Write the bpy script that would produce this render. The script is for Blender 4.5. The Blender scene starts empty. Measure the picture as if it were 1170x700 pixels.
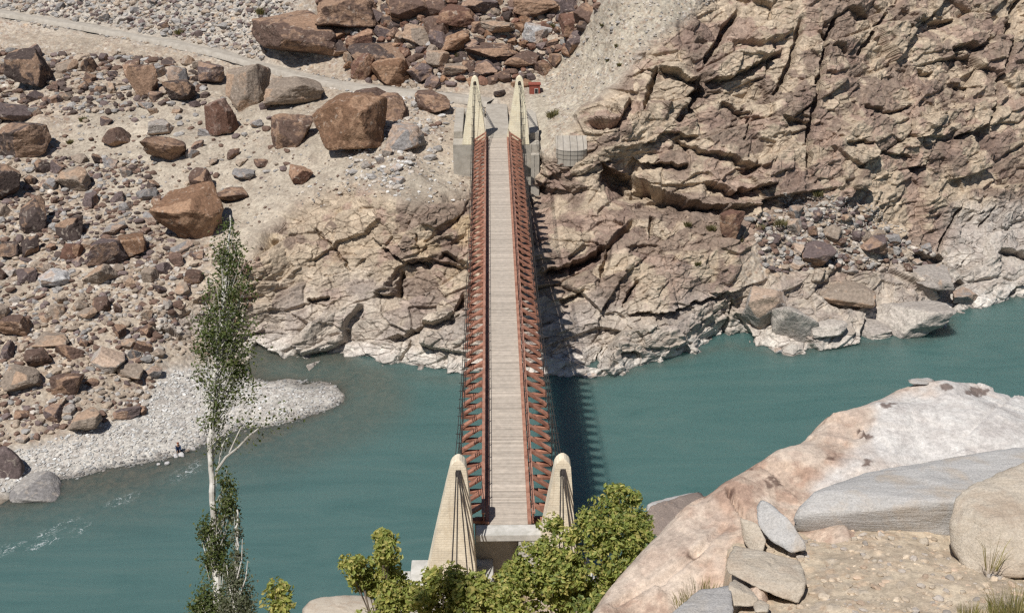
import bpy, bmesh, math, random
import numpy as np
from mathutils import Vector, Matrix
random.seed(7); rng = np.random.default_rng(7)
SC = bpy.context.scene
COL = SC.collection
R = math.radians
F32 = np.float32

# ------------------------------------------------------------------ camera geometry
CAMZ, PITCH, FPX = 78.0, R(24.0), 1336.0      # metres above the river; focal length in photo pixels
YAW = math.atan2(28.0, FPX / math.cos(PITCH))
CP, SP = math.cos(PITCH), math.sin(PITCH)
AX = np.array([math.sin(YAW) * CP, math.cos(YAW) * CP, -SP])
RT = np.array([math.cos(YAW), -math.sin(YAW), 0.0])
UP = np.cross(RT, AX)
CAM = np.array([0.0, 0.0, CAMZ])

def pix2w(px, py, zz):
    """world point seen at photo pixel (px,py) at depth zz along the optical axis"""
    px = np.asarray(px, float)[..., None]; py = np.asarray(py, float)[..., None]; zz = np.asarray(zz, float)[..., None]
    return CAM + zz * (AX + RT * ((px - 585.0) / FPX) - UP * ((py - 350.0) / FPX))
def zz_for_z(px, py, Z):
    r = AX + RT * ((px - 585.0) / FPX) - UP * ((py - 350.0) / FPX)
    return (Z - CAMZ) / r[2]
def w2pix(P):
    v = np.asarray(P, float) - CAM
    z = v @ AX
    return 585 + FPX * (v @ RT) / z, 350 - FPX * (v @ UP) / z, z

cam = bpy.data.cameras.new("camera"); camo = bpy.data.objects.new("camera", cam); COL.objects.link(camo)
cam.sensor_width = 36; cam.lens = 36 * FPX / 1170.0; cam.clip_end = 3000; cam.clip_start = 0.5
M3 = Matrix((RT, UP, -AX)).transposed()
camo.matrix_world = Matrix.Translation(CAM) @ M3.to_4x4()
SC.camera = camo

# ------------------------------------------------------------------ light
SUNV = Vector((-0.335, -0.50, 1.0)).normalized()
sl = bpy.data.lights.new("sun", 'SUN'); sl.energy = 4.4; sl.angle = R(0.53); sl.color = (1.0, 0.965, 0.915)
so = bpy.data.objects.new("sun", sl); COL.objects.link(so)
so.rotation_euler = SUNV.to_track_quat('Z', 'Y').to_euler(); so.location = (0, 0, 150)
W = bpy.data.worlds.new("World"); SC.world = W; W.use_nodes = True
nt = W.node_tree; bg = nt.nodes["Background"]
sky = nt.nodes.new("ShaderNodeTexSky"); sky.sky_type = 'NISHITA'; sky.sun_disc = False
sky.sun_elevation = math.asin(SUNV.z); sky.sun_rotation = math.atan2(SUNV.x, SUNV.y)
sky.altitude = 2000; sky.dust_density = 0.6
nt.links.new(sky.outputs[0], bg.inputs[0]); bg.inputs[1].default_value = 0.06
SC.view_settings.view_transform = 'Standard'; SC.view_settings.look = 'None'
SC.view_settings.exposure = 0.18; SC.view_settings.gamma = 1.0; SC.view_settings.use_curve_mapping = False
SC.render.engine = 'CYCLES'; SC.cycles.use_denoising = False
SC.cycles.max_bounces = 6; SC.cycles.diffuse_bounces = 3; SC.cycles.glossy_bounces = 3
SC.cycles.caustics_reflective = False; SC.cycles.caustics_refractive = False
SC.cycles.pixel_filter_type = 'BLACKMAN_HARRIS'; SC.cycles.filter_width = 1.35

# ------------------------------------------------------------------ noise (numpy)
def _h(ix, iy, iz, seed):
    h = (ix.astype(np.uint32) * np.uint32(0x8da6b343)) ^ (iy.astype(np.uint32) * np.uint32(0xd8163841)) ^ (iz.astype(np.uint32) * np.uint32(0xcb1ab31f)) ^ np.uint32((seed * 0x9e3779b1) & 0xffffffff)
    h ^= h >> np.uint32(15); h *= np.uint32(0x2c1b3c6d); h ^= h >> np.uint32(12); h *= np.uint32(0x297a2d39); h ^= h >> np.uint32(15)
    return h
def vnoise(p, seed=0):
    p = np.asarray(p, F32)
    i = np.floor(p); f = p - i; i = i.astype(np.int64); f = f * f * f * (f * (f * 6 - 15) + 10)
    out = np.zeros(len(p), F32)
    for dx in (0, 1):
        wx = f[:, 0] if dx else 1 - f[:, 0]
        for dy in (0, 1):
            wy = wx * (f[:, 1] if dy else 1 - f[:, 1])
            for dz in (0, 1):
                w = wy * (f[:, 2] if dz else 1 - f[:, 2])
                out += w * (_h(i[:, 0] + dx, i[:, 1] + dy, i[:, 2] + dz, seed).astype(F32) / F32(4294967295.0))
    return out * 2 - 1
def fbm(p, octv=4, seed=0, gain=0.5):
    p = np.asarray(p, F32)
    o = np.zeros(len(p), F32); a = 1.0
    for k in range(octv):
        o += a * vnoise(p * (2.03 ** k) + 17.3 * k, seed + k); a *= gain
    return o
def voronoi(p, seed=0):
    """F1, F2, vector to the nearest seed, and three random numbers of the nearest cell"""
    p = np.asarray(p, F32); n = len(p)
    i = np.floor(p).astype(np.int64); f = p - i
    f1 = np.full(n, 9, F32); f2 = np.full(n, 9, F32); hid = np.zeros(n, np.uint32); dv = np.zeros((n, 3), F32)
    for dx in (-1, 0, 1):
        for dy in (-1, 0, 1):
            for dz in (-1, 0, 1):
                h = _h(i[:, 0] + dx, i[:, 1] + dy, i[:, 2] + dz, seed)
                vx = f[:, 0] - dx - (h & np.uint32(1023)).astype(F32) / 1023
                vy = f[:, 1] - dy - ((h >> np.uint32(10)) & np.uint32(1023)).astype(F32) / 1023
                vz = f[:, 2] - dz - ((h >> np.uint32(20)) & np.uint32(1023)).astype(F32) / 1023
                d = vx * vx + vy * vy + vz * vz
                m = d < f1
                f2 = np.where(m, f1, np.minimum(f2, d)); f1 = np.where(m, d, f1); hid = np.where(m, h, hid)
                dv[m, 0] = vx[m]; dv[m, 1] = vy[m]; dv[m, 2] = vz[m]
    h = hid ^ np.uint32(0x5bd1e995)
    rs = []
    for k in range(4):
        h = h * np.uint32(0x2c1b3c6d) + np.uint32(0x9e3779b9); g = h ^ (h >> np.uint32(13)); g = g * np.uint32(0x297a2d39); g ^= g >> np.uint32(16)
        rs.append(g.astype(F32) / F32(4294967295.0))
    return np.sqrt(f1), np.sqrt(f2), dv, rs
def sstep(a, b, x):
    t = np.clip((x - a) / (b - a), 0, 1); return t * t * (3 - 2 * t)
def poly_sd(px, py, poly):
    """signed distance (positive inside) of photo-plan points to a polygon"""
    P = np.asarray(poly, float); ins = np.zeros(px.shape, bool); dm = np.full(px.shape, 1e9)
    for a, b in zip(P, np.roll(P, -1, 0)):
        e = b - a; t = np.clip(((px - a[0]) * e[0] + (py - a[1]) * e[1]) / (e @ e + 1e-9), 0, 1)
        dm = np.minimum(dm, np.hypot(px - a[0] - t * e[0], py - a[1] - t * e[1]))
        c = (a[1] > py) != (b[1] > py)
        ins ^= c & (px < (b[0] - a[0]) * (py - a[1]) / (b[1] - a[1] + 1e-12) + a[0])
    return np.where(ins, dm, -dm)
def line_d(px, py, line):
    """distance to polyline, and signed amount below it"""
    dm = np.full(px.shape, 1e9); bel = np.zeros(px.shape); tt = np.zeros(px.shape)
    n = len(line) - 1
    for k in range(n):
        a = np.array(line[k], float); b = np.array(line[k + 1], float); e = b - a
        t = np.clip(((px - a[0]) * e[0] + (py - a[1]) * e[1]) / (e @ e + 1e-9), 0, 1)
        qx, qy = a[0] + t * e[0], a[1] + t * e[1]
        d = np.hypot(px - qx, py - qy); m = d < dm
        dm = np.where(m, d, dm); bel = np.where(m, py - qy, bel); tt = np.where(m, (k + t) / n, tt)
    return dm, bel, tt

# ------------------------------------------------------------------ mesh + object helpers
def np_mesh(name, V, Fc, smooth=False, col=None):
    me = bpy.data.meshes.new(name)
    V = np.ascontiguousarray(V, F32); Fc = np.ascontiguousarray(Fc, np.int32); k = Fc.shape[1]
    me.vertices.add(len(V)); me.vertices.foreach_set('co', V.ravel())
    me.loops.add(Fc.size); me.loops.foreach_set('vertex_index', Fc.ravel())
    me.polygons.add(len(Fc)); me.polygons.foreach_set('loop_start', np.arange(0, Fc.size, k, dtype=np.int32))
    me.polygons.foreach_set('use_smooth', np.full(len(Fc), smooth))
    if col is not None:
        at = me.color_attributes.new('Col', 'FLOAT_COLOR', 'POINT')
        c4 = np.ones((len(V), 4), F32); c4[:, :3] = col; at.data.foreach_set('color', c4.ravel())
    me.update(); me.validate()
    return me
def link(name, me, mat=None, parent=None, loc=(0, 0, 0)):
    o = bpy.data.objects.new(name, me); COL.objects.link(o); o.location = loc
    if mat and not me.materials: me.materials.append(mat)
    if parent: o.parent = parent
    return o
def tag(o, label=None, cat=None, group=None, kind=None):
    if label: o['label'] = label
    if cat: o['category'] = cat
    if group: o['group'] = group
    if kind: o['kind'] = kind
    return o
def empty(name, loc, label, cat, group=None):
    o = bpy.data.objects.new(name, None); COL.objects.link(o); o.location = loc
    o.empty_display_size = 0.3
    return tag(o, label, cat, group)
class MB:
    """collects boxes, beams and tubes and links them as one mesh object"""
    def __init__(s): s.v = []; s.f = []
    def quadbox(s, c8):
        n = len(s.v); s.v += [tuple(c) for c in c8]
        s.f += [[n + i for i in q] for q in ((0, 3, 2, 1), (4, 5, 6, 7), (0, 1, 5, 4), (1, 2, 6, 5), (2, 3, 7, 6), (3, 0, 4, 7))]
    def box(s, x0, x1, y0, y1, z0, z1):
        s.quadbox([(x0, y0, z0), (x1, y0, z0), (x1, y1, z0), (x0, y1, z0), (x0, y0, z1), (x1, y0, z1), (x1, y1, z1), (x0, y1, z1)])
    def beam(s, p, q, w, h, up=(0, 0, 1)):
        p = Vector(p); q = Vector(q); d = (q - p).normalized(); u = Vector(up); sd = d.cross(u)
        if sd.length < 1e-4: sd = d.cross(Vector((1, 0, 0)))
        sd.normalize(); u = sd.cross(d)
        a, b = sd * (w / 2), u * (h / 2)
        s.quadbox([p - a - b, p + a - b, q + a - b, q - a - b, p - a + b, p + a + b, q + a + b, q - a + b])
    def tube(s, pts, r, n=6):
        pts = [Vector(p) for p in pts]; rr = r if hasattr(r, '__len__') else [r] * len(pts); rings = []
        for k, p in enumerate(pts):
            d = (pts[min(k + 1, len(pts) - 1)] - pts[max(k - 1, 0)]).normalized()
            a = d.cross(Vector((0.3, 1, 0.2))).normalized(); b = d.cross(a)
            rings.append(len(s.v))
            for j in range(n):
                t = 2 * math.pi * j / n; s.v.append(tuple(p + (a * math.cos(t) + b * math.sin(t)) * rr[k]))
        for k in range(len(pts) - 1):
            for j in range(n):
                s.f.append([rings[k] + j, rings[k] + (j + 1) % n, rings[k + 1] + (j + 1) % n, rings[k + 1] + j])
        s.f.append([rings[0] + j for j in reversed(range(n))]); s.f.append([rings[-1] + j for j in range(n)])
    def mesh(s, name, mat, org=(0, 0, 0), bevel=0):
        me = bpy.data.meshes.new(name); o = Vector(org)
        me.from_pydata([tuple(Vector(v) - o) for v in s.v], [], s.f); me.update()
        bm = bmesh.new(); bm.from_mesh(me)
        bmesh.ops.recalc_face_normals(bm, faces=bm.faces)
        if bevel: bmesh.ops.bevel(bm, geom=list(bm.edges), offset=bevel, segments=2, affect='EDGES', clamp_overlap=True)
        bm.to_mesh(me); bm.free(); me.materials.append(mat)
        return me
    def build(s, name, mat, parent=None, org=(0, 0, 0), bevel=0):
        return link(name, s.mesh(name, mat, org, bevel), None, parent, (0, 0, 0) if parent else org)

# ------------------------------------------------------------------ materials
class NT:
    def __init__(s, name, rough=0.9, spec=0.3):
        s.m = bpy.data.materials.new(name); s.m.use_nodes = True; s.t = s.m.node_tree
        s.b = s.t.nodes["Principled BSDF"]; s.b.inputs['Roughness'].default_value = rough
        s.b.inputs['Specular IOR Level'].default_value = spec
    def n(s, k, **kw):
        nd = s.t.nodes.new(k)
        for a, v in kw.items(): setattr(nd, a, v)
        return nd
    def l(s, a, b): s.t.links.new(a, b)
    def noise(s, vec, scale, detail=4, rough=0.6, dist=0.0):
        nd = s.n('ShaderNodeTexNoise'); nd.inputs['Scale'].default_value = scale; nd.inputs['Detail'].default_value = detail
        nd.inputs['Roughness'].default_value = rough; nd.inputs['Distortion'].default_value = dist
        if vec: s.l(vec, nd.inputs['Vector'])
        return nd.outputs['Fac']
    def ramp(s, fac, stops):
        nd = s.n('ShaderNodeValToRGB'); e = nd.color_ramp.elements
        while len(e) < len(stops): e.new(0.5)
        for k, (p, c) in enumerate(stops): e[k].position = p; e[k].color = (*c, 1) if len(c) == 3 else c
        s.l(fac, nd.inputs[0]); return nd.outputs[0]
    def mix(s, a, b, fac, mode='MIX'):
        nd = s.n('ShaderNodeMix', data_type='RGBA', blend_type=mode)
        for sock, v in ((nd.inputs[6], a), (nd.inputs[7], b)):
            if isinstance(v, tuple): sock.default_value = (*v, 1)
            else: s.l(v, sock)
        if isinstance(fac, (int, float)): nd.inputs[0].default_value = fac
        else: s.l(fac, nd.inputs[0])
        return nd.outputs[2]
    def math(s, op, a, b=0.0):
        nd = s.n('ShaderNodeMath', operation=op)
        for k, v in enumerate((a, b)):
            if isinstance(v, (int, float)): nd.inputs[k].default_value = v
            else: s.l(v, nd.inputs[k])
        return nd.outputs[0]
    def bump(s, h, strength, dist):
        nd = s.n('ShaderNodeBump'); nd.inputs['Strength'].default_value = strength; nd.inputs['Distance'].default_value = dist
        s.l(h, nd.inputs['Height']); s.l(nd.outputs[0], s.b.inputs['Normal'])
    def pos(s): return s.n('ShaderNodeNewGeometry').outputs['Position']
    def obj(s): return s.n('ShaderNodeTexCoord').outputs['Object']

def grey(v): return (v, v, v)
def m_ground(name, sc=(0.5, 2.2, 7.0), contrast=(0.6, 1.36), bump=0.6, dist=0.2, crack=False):
    t = NT(name, 0.95, 0.15); p = t.pos()
    a = t.n('ShaderNodeAttribute', attribute_name='Col').outputs['Color']
    n1 = t.noise(p, sc[1], 6, 0.7); n2 = t.noise(p, sc[0], 4, 0.6, 0.6); n3 = t.noise(p, sc[2], 3, 0.7)
    c = t.mix(a, t.ramp(n1, [(0.28, grey(contrast[0])), (0.72, grey(contrast[1]))]), 1.0, 'MULTIPLY')
    c = t.mix(c, t.ramp(n2, [(0.35, (0.84, 0.79, 0.75)), (0.65, (1.14, 1.11, 1.06))]), 1.0, 'MULTIPLY')
    c = t.mix(c, t.ramp(n3, [(0.3, grey(0.8)), (0.7, grey(1.2))]), 0.8, 'MULTIPLY')
    h = t.math('ADD', n1, t.math('MULTIPLY', n3, 0.5))
    if crack:
        for sc_, mp_, am in ((0.36, (.15, .1, .35), 1.5),):
            mp = t.n('ShaderNodeMapping'); mp.inputs['Rotation'].default_value = mp_; mp.inputs['Scale'].default_value = (.7, 1, 2.0)
            wv_ = t.mix(p, t.n('ShaderNodeTexNoise').outputs['Color'], 0.0); nz_ = t.n('ShaderNodeTexNoise'); nz_.inputs['Scale'].default_value = .5; t.l(p, nz_.inputs['Vector'])
            ad = t.n('ShaderNodeVectorMath', operation='MULTIPLY_ADD'); t.l(nz_.outputs['Color'], ad.inputs[0]); ad.inputs[1].default_value = (.7, .7, .7); t.l(p, ad.inputs[2]); t.l(ad.outputs[0], mp.inputs[0])
            vo = t.n('ShaderNodeTexVoronoi', feature='DISTANCE_TO_EDGE'); vo.inputs['Scale'].default_value = sc_; t.l(mp.outputs[0], vo.inputs['Vector'])
            e = t.ramp(vo.outputs['Distance'], [(0.0, grey(0)), (.05, grey(1))]); gate = t.ramp(t.noise(p, .16 * sc_ * 3, 2, .5), [(.44, grey(1)), (.54, grey(0))])
            e = t.math('MAXIMUM', e, gate); h = t.math('ADD', h, t.math('MULTIPLY', e, am)); c = t.mix(t.mix(c, (.72, .69, .67), 1.0, 'MULTIPLY'), c, e)
    t.l(c, t.b.inputs['Base Color'])
    t.bump(h, bump, dist)
    return t.m
M_GROUND = m_ground("hillside_ground")
M_CLIFF = m_ground('cliff_rock', (0.5, 2.6, 8.0), (0.62, 1.36), 0.7, 0.16, True)
M_NEAR = m_ground("near_ground", (1.2, 7.0, 30.0), (0.7, 1.28), 0.5, 0.05)
def m_boulder(name, k=1.0, brk=(0.38, 0.245, 0.16), bam=0.62):
    t = NT(name, 0.9, 0.2); oi = t.n('ShaderNodeObjectInfo'); p = t.n('ShaderNodeVectorMath', operation='MULTIPLY_ADD')
    t.l(t.pos(), p.inputs[0]); p.inputs[1].default_value = (1, 1, 1); t.l(oi.outputs['Random'], p.inputs[2]); p = p.outputs[0]
    n1 = t.noise(p, 0.45 * k, 5, 0.62, 0.9); n2 = t.noise(p, 2.2 * k, 5, 0.7); n3 = t.noise(p, 0.9 * k, 3, 0.6, 1.2)
    base = t.mix(oi.outputs['Color'], (0.76, 0.76, 0.78), 1.0, 'MULTIPLY')
    fa = t.n('ShaderNodeAttribute', attribute_name='Col').outputs['Fac']
    broken = t.mix(oi.outputs['Color'], brk, bam)
    ff = t.math('ADD', t.math('MULTIPLY', fa, 0.34), t.math('ADD', n1, -0.14))
    c = t.mix(base, broken, t.ramp(ff, [(0.46, grey(0)), (0.60, grey(1))]))
    c = t.mix(c, (0.47, 0.40, 0.33), t.math('MULTIPLY', t.ramp(n3, [(0.60, grey(0)), (0.70, grey(1))]), 0.55))
    c = t.mix(c, t.ramp(n2, [(0.28, grey(0.55)), (0.72, grey(1.42))]), 1.0, 'MULTIPLY')
    t.l(c, t.b.inputs['Base Color']); t.bump(n2, 0.7, 0.3 / k)
    return t.m
M_ROCK = m_boulder("weathered_boulder")
M_FROCK = m_boulder("foreground_rock", 6.0)
M_SHORE = m_boulder('water_worn_boulder', 1.0, (0.42, 0.385, 0.345), .25)
def m_attr(name, contrast=(0.7, 1.25), scale=3.0, bump=0.3, dist=0.1, rough=0.9):
    t = NT(name, rough, 0.2); p = t.pos(); a = t.n('ShaderNodeAttribute', attribute_name='Col').outputs['Color']
    n1 = t.noise(p, scale, 5, 0.7)
    t.l(t.mix(a, t.ramp(n1, [(0.3, grey(contrast[0])), (0.7, grey(contrast[1]))]), 1.0, 'MULTIPLY'), t.b.inputs['Base Color'])
    t.bump(n1, bump, dist); return t.m
M_RUBBLE = m_attr("rubble_stone", (0.6, 1.35), 2.5, 0.6, 0.2)
M_GRAVEL = m_attr("gravel_stone", (0.7, 1.3), 14, 0.5, 0.03)
def m_plain(name, c1, c2, scale=2.0, rough=0.8, bump=0.2, dist=0.03, stretch=None, spec=0.3):
    t = NT(name, rough, spec); p = t.pos()
    if stretch:
        vm = t.n('ShaderNodeVectorMath', operation='MULTIPLY'); t.l(p, vm.inputs[0]); vm.inputs[1].default_value = stretch; p = vm.outputs[0]
    n1 = t.noise(p, scale, 6, 0.65, 0.4)
    c = t.ramp(n1, [(0.34, c1), (0.66, c2)]); t.l(c, t.b.inputs['Base Color'])
    if bump: t.bump(n1, bump, dist)
    return t.m
M_CONC = m_plain("old_concrete", (0.31, 0.28, 0.235), (0.45, 0.41, 0.35), 0.9, 0.92, 0.5, 0.08)
M_CONC2 = m_plain("pale_concrete", (0.40, 0.385, 0.345), (0.57, 0.55, 0.51), 1.5, 0.9, 0.3, 0.03)
M_RED = m_plain("red_oxide_paint", (0.17, 0.072, 0.048), (0.44, 0.212, 0.14), 1.5, 0.7, 0.25, 0.02)
M_REDRAIL = m_plain("red_rail_paint", (0.22, 0.10, 0.068), (0.43, 0.235, 0.165), 1.1, 0.7, 0.2, 0.02)
M_STEEL = m_plain("dark_wire_rope", (0.02, 0.018, 0.016), (0.06, 0.05, 0.045), 6, 0.6, 0, 0)
M_PLANK = m_attr("weathered_plank", (0.82, 1.14), 2.0, 0.2, 0.02)
M_BARK = m_plain("pale_poplar_bark", (0.36, 0.335, 0.29), (0.62, 0.60, 0.55), 2.2, 0.9, 0.4, 0.03)
M_BARK2 = m_plain("brown_bark", (0.10, 0.075, 0.055), (0.24, 0.19, 0.145), 5, 0.9, 0.4, 0.03)
M_BOOTH = m_plain("brick_red_paint", (0.19, 0.05, 0.035), (0.32, 0.095, 0.065), 2, 0.8, 0.2, 0.02)
M_DARK = m_plain("dark_glass", (0.02, 0.02, 0.022), (0.04, 0.04, 0.045), 2, 0.3, 0, 0)
M_ROAD = m_plain("dusty_gravel_road", (0.31, 0.275, 0.23), (0.42, 0.38, 0.325), 0.8, 0.95, 0.5, 0.12)
def m_tower(name, c1, c2, course):
    t = NT(name, 0.85, 0.25); p = t.pos()
    br = t.n('ShaderNodeTexBrick'); mp = t.n('ShaderNodeMapping'); mp.inputs['Rotation'].default_value = (R(90), 0, 0)
    t.l(p, mp.inputs[0]); t.l(mp.outputs[0], br.inputs['Vector'])
    br.inputs['Scale'].default_value = 1.0; br.inputs['Brick Width'].default_value = course * 2.6; br.inputs['Row Height'].default_value = course
    br.inputs['Mortar Size'].default_value = 0.022; br.inputs['Mortar Smooth'].default_value = 0.6
    n1 = t.noise(p, 0.9, 6, 0.65, 0.5); n2 = t.noise(p, 7, 3, 0.6)
    c = t.ramp(n1, [(0.33, c1), (0.62, c2)])
    c = t.mix(c, t.mix(c, (0.33, 0.25, 0.16), 0.55), t.math('MULTIPLY', br.outputs['Fac'], 0.2))
    vm = t.n('ShaderNodeVectorMath', operation='MULTIPLY'); t.l(p, vm.inputs[0]); vm.inputs[1].default_value = (3.2, 3.2, 0.16)
    st = t.noise(vm.outputs[0], 1.0, 4, 0.6)
    c = t.mix(c, (0.40, 0.30, 0.20), t.math('MULTIPLY', t.ramp(st, [(0.55, grey(0)), (0.75, grey(1))]), 0.45))
    pt = t.noise(p, 0.35, 3, .5, 1.0); c = t.mix(c, (0.47, 0.415, 0.33), t.math('MULTIPLY', t.ramp(pt, [(.54, grey(0)), (.60, grey(1))]), .28))
    t.l(t.mix(c, t.ramp(n2, [(0.3, grey(0.9)), (0.7, grey(1.08))]), 1, 'MULTIPLY'), t.b.inputs['Base Color'])
    t.bump(t.math('ADD', n2, t.math('MULTIPLY', br.outputs['Fac'], -1.0)), 0.4, 0.03); return t.m
M_TOWN = m_tower("cream_painted_masonry", (0.74, 0.64, 0.48), (0.84, 0.75, 0.59), 0.2)
M_TOWF = m_tower("yellow_cream_masonry", (0.78, 0.68, 0.48), (0.86, 0.78, 0.58), 0.3)
def m_leaf(name, cols, trans=0.35):
    t = NT(name, 0.55, 0.35); a = t.n('ShaderNodeAttribute', attribute_name='Col').outputs['Color']
    t.l(a, t.b.inputs['Base Color'])
    tr = t.n('ShaderNodeBsdfTranslucent'); t.l(t.mix(a, (1.3, 1.35, 0.5), 1.0, 'MULTIPLY'), tr.inputs[0])
    mx = t.n('ShaderNodeMixShader'); mx.inputs[0].default_value = trans
    t.l(t.b.outputs[0], mx.inputs[1]); t.l(tr.outputs[0], mx.inputs[2])
    t.l(mx.outputs[0], t.t.nodes['Material Output'].inputs['Surface']); return t.m
M_LEAF = m_leaf("leaf", None)

# ------------------------------------------------------------------ FAR BANK: one relief surface
# control points: place in the photo + height above the river
CTRL = []   # px, py, zz
def cz(px, py, Z): CTRL.append((px, py, zz_for_z(px, py, Z)))
for p in [(-150,600,-1),(-150,560,1),(0,575,-.3),(0,520,1.6),(100,550,-.3),(100,510,1.2),(190,527,-.2),(240,508,-.15),(300,490,-.15),(300,465,.8),(200,480,1.1),
          (345,455,.45),(392,452,-.25),(385,442,-.2),(300,440,.35),(200,440,2.0),(250,425,1.2),(345,430,-.45),(400,440,-1.6),(310,418,-.2),(370,420,-.9),
          (0,470,3),(100,460,3.2),(150,420,4),(0,400,6),(100,380,6.5),(200,380,5.5),(0,330,9),(100,320,9.5),(200,320,9.5),(0,250,13),(100,250,13.2),(200,250,13.5),(280,250,14.3),
          (0,180,17.5),(100,170,18.5),(200,170,19),(300,170,20),(0,120,21.5),(100,120,22.3),(200,110,23.8),(300,112,24.6),(400,140,24.6),(450,160,24),(400,190,21.2),
          (-150,400,5.5),(-150,250,12.5),(-150,120,21),(-150,0,31),
          (0,15,30),(100,30,29.2),(200,50,28.3),(260,62,27.8),(320,80,27.3),(380,95,26.8),(450,105,26.4),(520,115,26),(560,118,25.8),
          (280,400,.6),(300,410,-.2),(340,418,-.3),(400,410,-.2),(440,422,-.2),(500,431,-.2),(540,430,-.2),
          (330,330,8),(330,250,15.3),(290,290,13),(400,330,7.5),(400,225,18),(470,330,8.5),(470,225,20),(520,330,9),(500,202,20.4),(470,205,21),
          (400,380,2.8),(470,390,3.2),(340,380,3),(520,390,3.5),(525,226,18.6),(575,218,17.4),(618,216,17.4),(575,300,11.5),(575,420,.8),(575,432,-.2),
          (620,430,-.2),(620,350,7),(620,280,14),(630,190,22.5),(680,430,-.3),(680,380,4),(700,330,9),(720,280,14),(740,240,17.2),(640,150,26.5),(700,150,28),(640,100,28.3),(640,60,33),(700,60,36.5),(640,0,40.3),(700,0,44),
          (780,407,-.2),(830,390,-.2),(800,270,14),(780,350,6.5),(850,300,10.5),(900,403,-.3),(900,365,2.5),(900,330,6),(900,260,13),(960,225,17),(960,393,-.3),(960,350,3.2),
          (1060,386,-.3),(1050,355,2.5),(1085,378,-.5),(1095,358,-.5),(1085,340,1.0),(1130,350,-.3),(1170,338,-.2),(1320,328,-.2),(1050,320,4.2),(1050,250,11),(1110,300,5),(1170,290,5),(1170,230,11),(1320,240,9),
          (720,200,20),(720,120,30),(780,90,34),(850,200,20.5),(850,120,29.5),(850,50,38),(850,0,43.5),(950,150,25.5),(950,80,34),(950,0,43.5),(1050,190,18.5),(1050,150,24),(1050,80,32),(1050,0,42),(1170,150,21),(1170,80,30),(1170,0,40.5),(1320,100,26),(1320,0,38),
          # under water in front
          (-150,640,-3.5),(0,610,-2.5),(100,590,-2.5),(200,565,-2.2),(300,530,-2.2),(400,490,-2.8),(470,470,-4),(575,470,-5),(680,465,-5),(780,440,-5),(850,425,-5),(920,435,-5),(1000,430,-5),(1100,415,-5),(1170,375,-5),(1320,365,-5),
          (-150,680,-7),(100,660,-7),(300,600,-6.5),(500,560,-9),(700,540,-10),(900,520,-10),(1100,500,-10),(1320,450,-9)]: cz(*p)
def cslope(px, py, bx, by, bZ, slope):
    b = pix2w(bx, by, zz_for_z(bx, by, bZ)); r = AX + RT * ((px - 585) / FPX) - UP * ((py - 350) / FPX)
    # z = bZ + slope*(y-by)
    t = (bZ - slope * b[1] - CAMZ) / (r[2] - slope * r[1]); CTRL.append((px, py, t))
for (px, bx, by, bZ) in [(-150,-150,0,31),(0,0,15,30),(100,100,30,29.2),(200,200,50,28.3),(300,300,74,27.5),(400,400,98,26.7),(500,500,112,26.2),(580,560,118,25.8)]:
    for py in (20, -50, -125):
        if py < by - 12: cslope(px, py, bx, by, bZ, 0.6)
for px, Z0, py0 in [(640,40.3,0),(700,44,0),(850,43.5,0),(950,43.5,0),(1050,42,0),(1170,40.5,0),(1320,38,0)]:
    cslope(px, -60, px, py0, Z0, 0.95); cslope(px, -125, px, py0, Z0, 0.8)
CT = np.array(CTRL)
def rbf_fit(x, y, v, c, S=100.0):
    x = x / S; y = y / S; n = len(x)
    K = -np.sqrt((x[:, None] - x) ** 2 + (y[:, None] - y) ** 2 + c * c)
    A = np.zeros((n + 3, n + 3)); A[:n, :n] = K - np.eye(n) * 0.004; A[:n, n] = 1; A[:n, n + 1] = x; A[:n, n + 2] = y; A[n:, :n] = A[:n, n:].T
    w = np.linalg.solve(A, np.concatenate([v, np.zeros(3)]))
    def ev(qx, qy):
        qx = qx / S; qy = qy / S; sh = qx.shape; qx = qx.ravel(); qy = qy.ravel(); out = np.empty(len(qx))
        for k in range(0, len(qx), 40000):
            a = qx[k:k + 40000, None].astype(F32); b = qy[k:k + 40000, None].astype(F32)
            out[k:k + 40000] = -np.sqrt((a - x.astype(F32)) ** 2 + (b - y.astype(F32)) ** 2 + c * c) @ w[:n].astype(F32) + w[n] + w[n + 1] * qx[k:k + 40000] + w[n + 2] * qy[k:k + 40000]
        return out.reshape(sh)
    return ev
far_depth = rbf_fit(CT[:, 0], CT[:, 1], 1000.0 / CT[:, 2], 0.12)
DU, DV = 0.85, 0.8
us = np.arange(-150, 1321, DU); vs = np.arange(-122, 640, DV)
NU, NV = len(us), len(vs)
UU, VV = np.meshgrid(us, vs)
ZZ = 1000.0 / far_depth(UU, VV)
P0 = pix2w(UU, VV, ZZ)                                   # NV,NU,3
def grid_normals(P):
    du = np.gradient(P, axis=1); dv = np.gradient(P, axis=0)
    n = np.cross(dv, du); n /= np.linalg.norm(n, axis=2, keepdims=True) + 1e-12
    return n
N0 = grid_normals(P0)
if N0[NV // 2, NU // 2, 2] < 0: N0 = -N0

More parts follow.
